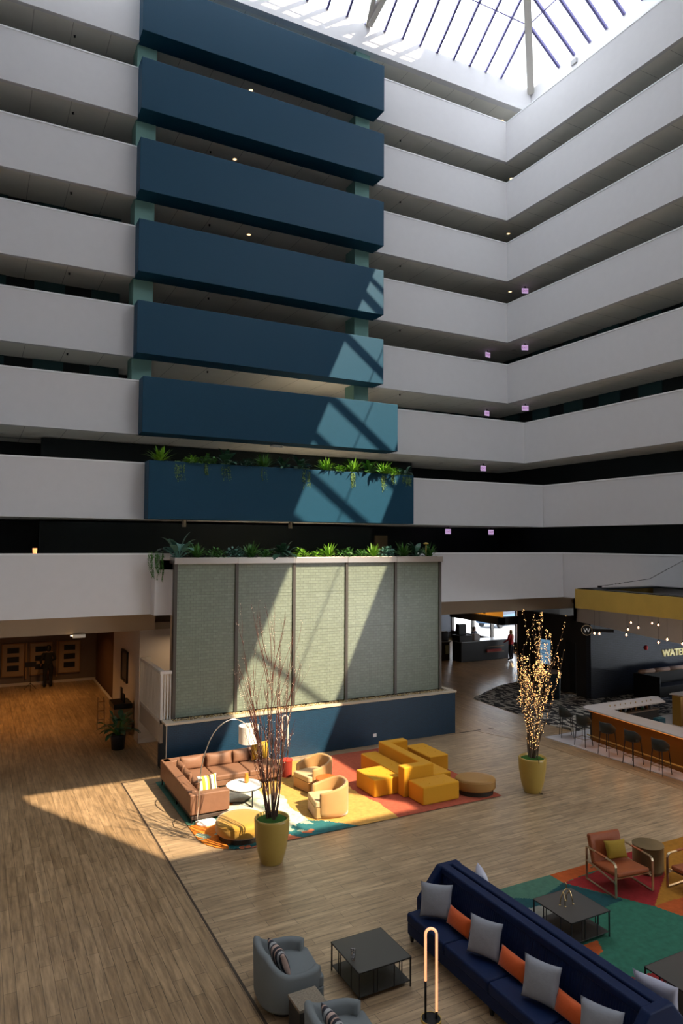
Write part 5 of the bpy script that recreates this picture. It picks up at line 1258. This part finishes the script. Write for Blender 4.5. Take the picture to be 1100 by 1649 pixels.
for (p, k, lb) in DL:
    L_ = 'small round glowing ceiling light '+lb; loc = (p[0], p[1], soffz[k])
    if d0 is None: d0 = make_dl(); d0.location = loc; d0['label'] = L_
    else: dup(d0, loc, 0, L_)
dup(d0, (21.75, 25.3, FZ0), 0, 'small round glowing ceiling light at the right rear corner under the skylight')
exm = mat('exit_glow', (.5, .3, .55), .5, emit=(.62, .42, .72), estr=.75); ext_ = mat('exit_text', (.3, .05, .2), .5, emit=(.35, .08, .25), estr=.5)
def make_exit():
    o = thing('exit_sign', '', 'exit sign', (0, 0, 0), 0, 'lit exit signs in the galleries')
    m = MB(); m.box(-.15, -.02, -.13, .15, .02, .10); lb_ = m.build('lit_box', exm, o)
    text_mesh('lettering', 'EXIT', .13, .002, ext_, (0, -.024, -.06), (PI/2, 0, 0), lb_, 'CENTER')
    m = MB(); m.box(-.02, -.015, .10, .02, .015, .2); m.build('mount', blackm, o)
    return o
EX = [((22.3, 24.4), 2, 22, 'right rear corner, fourth gallery from the top'), ((21.95, 24.05), 3, 22, 'right rear corner, fifth gallery from the top'), ((21.25, 25.8), 3, -10, 'on the rear gallery, fifth from the top'),
      ((21.95, 24.05), 4, 22, 'right rear corner, sixth gallery from the top'), ((21.27, 25.9), 4, -10, 'on the rear gallery, sixth from the top'), ((19.9, 24.5), 5, -5, 'above the third parapet from below, right of the plants'),
      ((19.45, 26.5), 6, -5, 'left of two above the lowest parapet, near the glass wall'), ((21.9, 26.4), 6, -5, 'right of two above the lowest parapet')]
e0 = None
for (p, k, a, lb) in EX:
    loc = (p[0], p[1], soffz[k]-.2); L_ = 'small lit pinkish exit sign at the '+lb if lb.startswith('right rear') else 'small lit pinkish exit sign '+lb
    if e0 is None: e0 = make_exit(); e0.location = loc; e0.rotation_euler = (0, 0, R(-a)); e0['label'] = L_
    else: dup(e0, loc, R(-a), L_)
def cyl_light(label, x, y, z):
    o = thing('surface_spotlight', label, 'spotlight', (x, y, z), 0, 'cylinder spotlights under the planted blue box')
    MB().lathe([(0, -.22), (.065, -.22), (.07, -.21), (.07, 0), (0, 0)], 20).build('housing', mat('spot_tan', (.30, .24, .16), .4, .5), o, smooth=False)
    return o
cyl_light('small bronze cylinder spotlight under the left part of the planted blue box', 5.9, 22.15, 7.13); cyl_light('small bronze cylinder spotlight under the middle of the planted blue box', 9.6, 22.15, 7.13)
nm8 = ['topmost', 'second', 'third', 'fourth', 'fifth', 'sixth']
def sprinkler(label, x, y, z, r=.035):
    o = MB().lathe([(0, -.07), (r, -.055), (r*.6, -.02), (r*1.2, 0), (0, 0)], 12).build('sprinkler', blackm, smooth=True, loc=(x, y, z)); tag(o, label, 'sprinkler', 'dark sprinklers in the gallery ceilings')
for k in range(5):
    z = soffz[k]
    sprinkler('dark sprinkler in the left gallery ceiling, %s from the top' % nm8[k].replace('topmost', 'first'), 2.6, 25.1, z)
    sprinkler('dark sprinkler behind the blue boxes, %s ceiling from the top' % nm8[k].replace('topmost', 'first'), 7.5, 25.2, z)
    sprinkler('dark sprinkler right of the blue boxes, %s gallery ceiling from the top' % nm8[k].replace('topmost', 'first'), 15.9, 25.1, z)
    sprinkler('dark sprinkler in the right gallery ceiling, %s from the top' % nm8[k].replace('topmost', 'first'), 22.1, 15.6, z)
tag(MB().box(-.16, -.03, -.1, .16, .03, .1).build('wall_spotlight', mat('spot_grey', (.3, .3, .3), .5), loc=(22.5, 21.5, 27.35), rz=PI/2), 'small square light fitting on the wall just below the skylight', 'light fitting')
lamp('bar_downlight', (19.5, 14.5, 4.3), 40, (1, .72, .48), .5)
lamp('booth_light', (28.5, 19.6, 3.2), 25, (.45, .62, 1.0), .5)
lamp('feature_side_fill', (5.9, 22.0, 3.4), 14, (1, .68, .38), .3)  # added fill lamp without a fitting, lifts the dark wall beside the feature
c = MB(); c.box(14.96, 25.5, 5.0, 15.55, 25.6, 6.75); struct('door_1', c, mat('door_tan', (.16, .11, .06), .6))
el_ = thing('emergency_light', 'small white twin-head emergency light under the gallery ceiling above the planted box', 'light fitting', (9.4, 23.0, 9.9))
rbox('housing', MATS['lamp_white'], el_, -.16, -.05, -.1, .16, .05, 0, .01, 1)
for x in (-.2, .2):
    MB().lathe([(0, -.05), (.05, -.04), (.05, .03), (0, .04)], 12, (x, -.02, -.05)).build('lamp_head', MATS['lamp_white'], el_, smooth=True)
gw = MB().lathe([(0, 0), (.05, 0), (.06, .14), (0, .14)], 14).build('table_lamp', mat('lamp_orange', (1, .5, .2), .4, emit=(1, .38, .12), estr=1.6), loc=(1.45, 20.95, 6.095)); tag(gw, 'tiny glowing orange lamp on the lowest parapet at the left', 'lamp')
